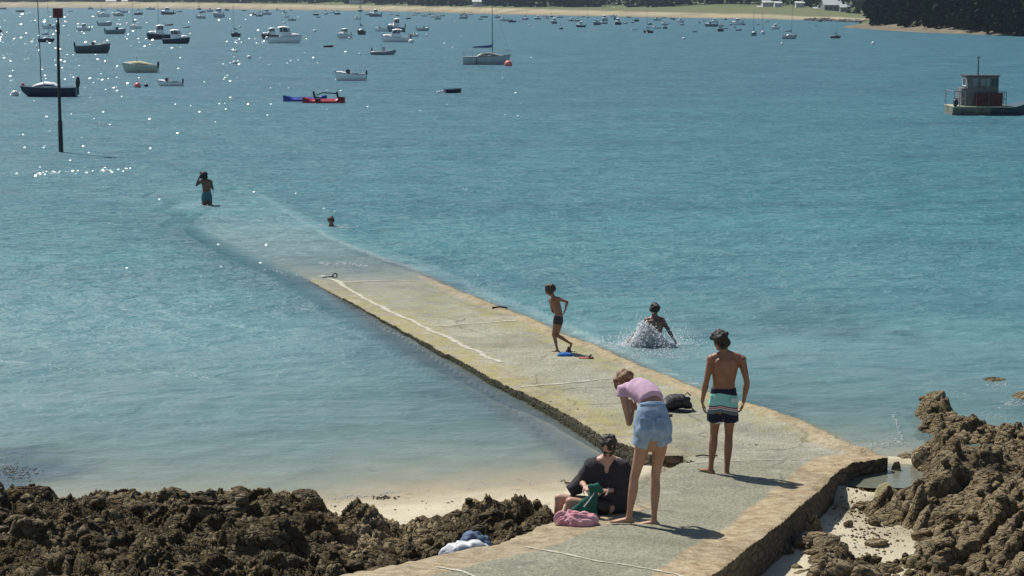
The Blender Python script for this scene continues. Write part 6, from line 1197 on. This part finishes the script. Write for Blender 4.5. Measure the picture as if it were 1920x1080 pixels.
# seaweed strands on sand and concrete
sv = []; ss = []
for cx_, cy_, n, sx, sy in ((720, 932, 90, 12, 2), (895, 945, 30, 8, 1.5), (925, 944, 30, 12, 1), (845, 967, 20, 10, 1), (1065, 903, 40, 8, 2), (800, 945, 24, 60, 10), (1640, 1000, 40, 30, 14), (1290, 872, 20, 6, 1.5), (1410, 838, 12, 10, .5), (1075, 790, 18, 40, 14)):
    for _ in range(n):
        px, py = cx_ + rng.normal(0, sx), cy_ + rng.normal(0, sy); v = at(px, py, .1); v2 = at(px, py, max(.0, gz_at(v.x, v.y))); sv.append((v2.x, v2.y, gz_at(v2.x, v2.y) + .006)); ss.append(.006 + .016 * rng.random() ** 2)
WEED = mat('dried_weed', (.035, .026, .012), .8, .3, 8); drops('seaweed', sv, ss, 'dark scraps of dried seaweed on the sand', WEED, flat=.4)
pv_, ps_ = [], []
for cx_, cy_, n, sx, sy in ((1640, 990, 260, 45, 30), (1560, 1050, 120, 30, 20), (1600, 940, 120, 20, 14), (830, 985, 120, 120, 6), (640, 960, 60, 20, 10)):
    for _ in range(n):
        px, py = cx_ + rng.normal(0, sx), cy_ + rng.normal(0, sy); v = at(px, py, .1); jd_ = float(polydist(np.array([v.x]), np.array([v.y]), JPOLY)[0])
        if jd_ < -.03: pv_.append((v.x, v.y, gz_at(v.x, v.y) + .005)); ps_.append(.006 + .022 * rng.random() ** 3)
po = drops('pebbles', pv_, ps_, 'small stones scattered over the sand beside the rocks', ROCK, flat=.8); po.data.attributes.new('light', 'FLOAT', 'POINT').data.foreach_set('value', [.8] * len(po.data.vertices))
# glint facets added on the water, tilted between sun and camera
wv = NT('glint_water'); wv.fin(wv.ramp(wv.noise(3, 2), [(.3, (.05, .15, .21)), (.7, (.08, .22, .27))]), .30, None, .5); wv.p.inputs['IOR'].default_value = 1.33
Vw, Fw, nw = [], [], 0; gw_ = np.random.default_rng(5)
def wavelet(px, py, rp):
    """short steep facet, tilted to throw the sun toward the camera"""
    global nw
    p = at(px, py, 0); r = min(.9, max(.03, rp / pxm(p))); tl = R(gw_.normal(34, 4.5)); az = R(gw_.normal(-163, 8)); n_v = Vector((math.sin(az) * math.sin(tl), math.cos(az) * math.sin(tl), math.cos(tl)))
    u = Vector((0, 0, 1)).cross(n_v).normalized(); v_ = n_v.cross(u); asp_ = gw_.uniform(.55, .95); c_ = p + Vector((0, 0, r * asp_ * math.sin(tl) * .85)); k = 10
    for i in range(k): a_ = 2 * math.pi * i / k; Vw.append(tuple(c_ + u * math.cos(a_) * r * (1 + .2 * math.sin(a_ * 3 + px)) + v_ * math.sin(a_) * r * asp_))
    for i in range(k): a_ = 2 * math.pi * i / k; q_ = c_ + u * math.cos(a_) * r * 1.25 + v_ * math.sin(a_) * r * asp_ * 1.2 - Vector((n_v.x, n_v.y, 0)) * r * .7; Vw.append((q_.x, q_.y, -.03))
    Fw.append(tuple(range(nw, nw + k)))
    for i in range(k): Fw.append((nw + i, nw + k + i, nw + k + (i + 1) % k, nw + (i + 1) % k))
    nw += 2 * k
for n_, x0, x1, y0, y1, a_, b_ in ((135, -10, 290, 22, 175, 1.0, 2.6), (90, -10, 560, 24, 130, .9, 2.3), (55, -10, 420, 120, 330, .9, 2.4), (70, 420, 1000, 40, 220, .9, 2.2), (22, -10, 1000, 300, 560, .8, 1.5), (26, 1000, 1900, 60, 500, .7, 1.2), (24, 440, 540, 72, 82, .9, 1.8)):
    for _ in range(n_):
        x_ = x0 + (x1 - x0) * gw_.random() ** 1.25; y_ = y0 + (y1 - y0) * gw_.random(); v = at(x_, y_, 0)
        if float(polydist(np.array([v.x]), np.array([v.y]), JPOLY)[0]) < -.3 or y_ > 330: wavelet(x_, y_, gw_.uniform(a_, b_))
for _ in range(46): t_ = gw_.random(); wavelet(-5 + 250 * t_, 329 - 12 * t_ + gw_.normal(0, 2.4), gw_.uniform(1, 2.6))
wo = mesh_from('glint_wavelets', Vw, Fw, wv.m, smooth=False); tag(wo, 'small steep water facets added to glint in the sun', kind='stuff')
# floating weed at the far left
fv, fs = [], []
for _ in range(200): px, py = 22 + rng.normal(0, 22), 884 + rng.normal(0, 9); v = at(px, py, .01); fv.append(tuple(v)); fs.append(.008 + .02 * rng.random() ** 2)
drops('floating_seaweed', fv, fs, 'brown floating weed breaking the surface off the left reef', mat('wet_weed', (.09, .065, .03), .25, .3, 8), flat=.12)
# ================================================================ the air over the bay
hz = bpy.data.materials.new('sea_haze'); hz.use_nodes = True; hn = hz.node_tree.nodes; hn.remove(hn['Principled BSDF']); pv = hn.new('ShaderNodeVolumePrincipled')
pv.inputs['Density'].default_value = .00011; pv.inputs['Color'].default_value = (.62, .80, 1, 1); pv.inputs['Anisotropy'].default_value = .2
hz.node_tree.links.new(pv.outputs[0], hn['Material Output'].inputs['Volume'])
ho = MB().box((0, 3450, 40), (5200, 7100, 130)).build('haze', hz); tag(ho, 'thin blue haze over the bay', kind='stuff')
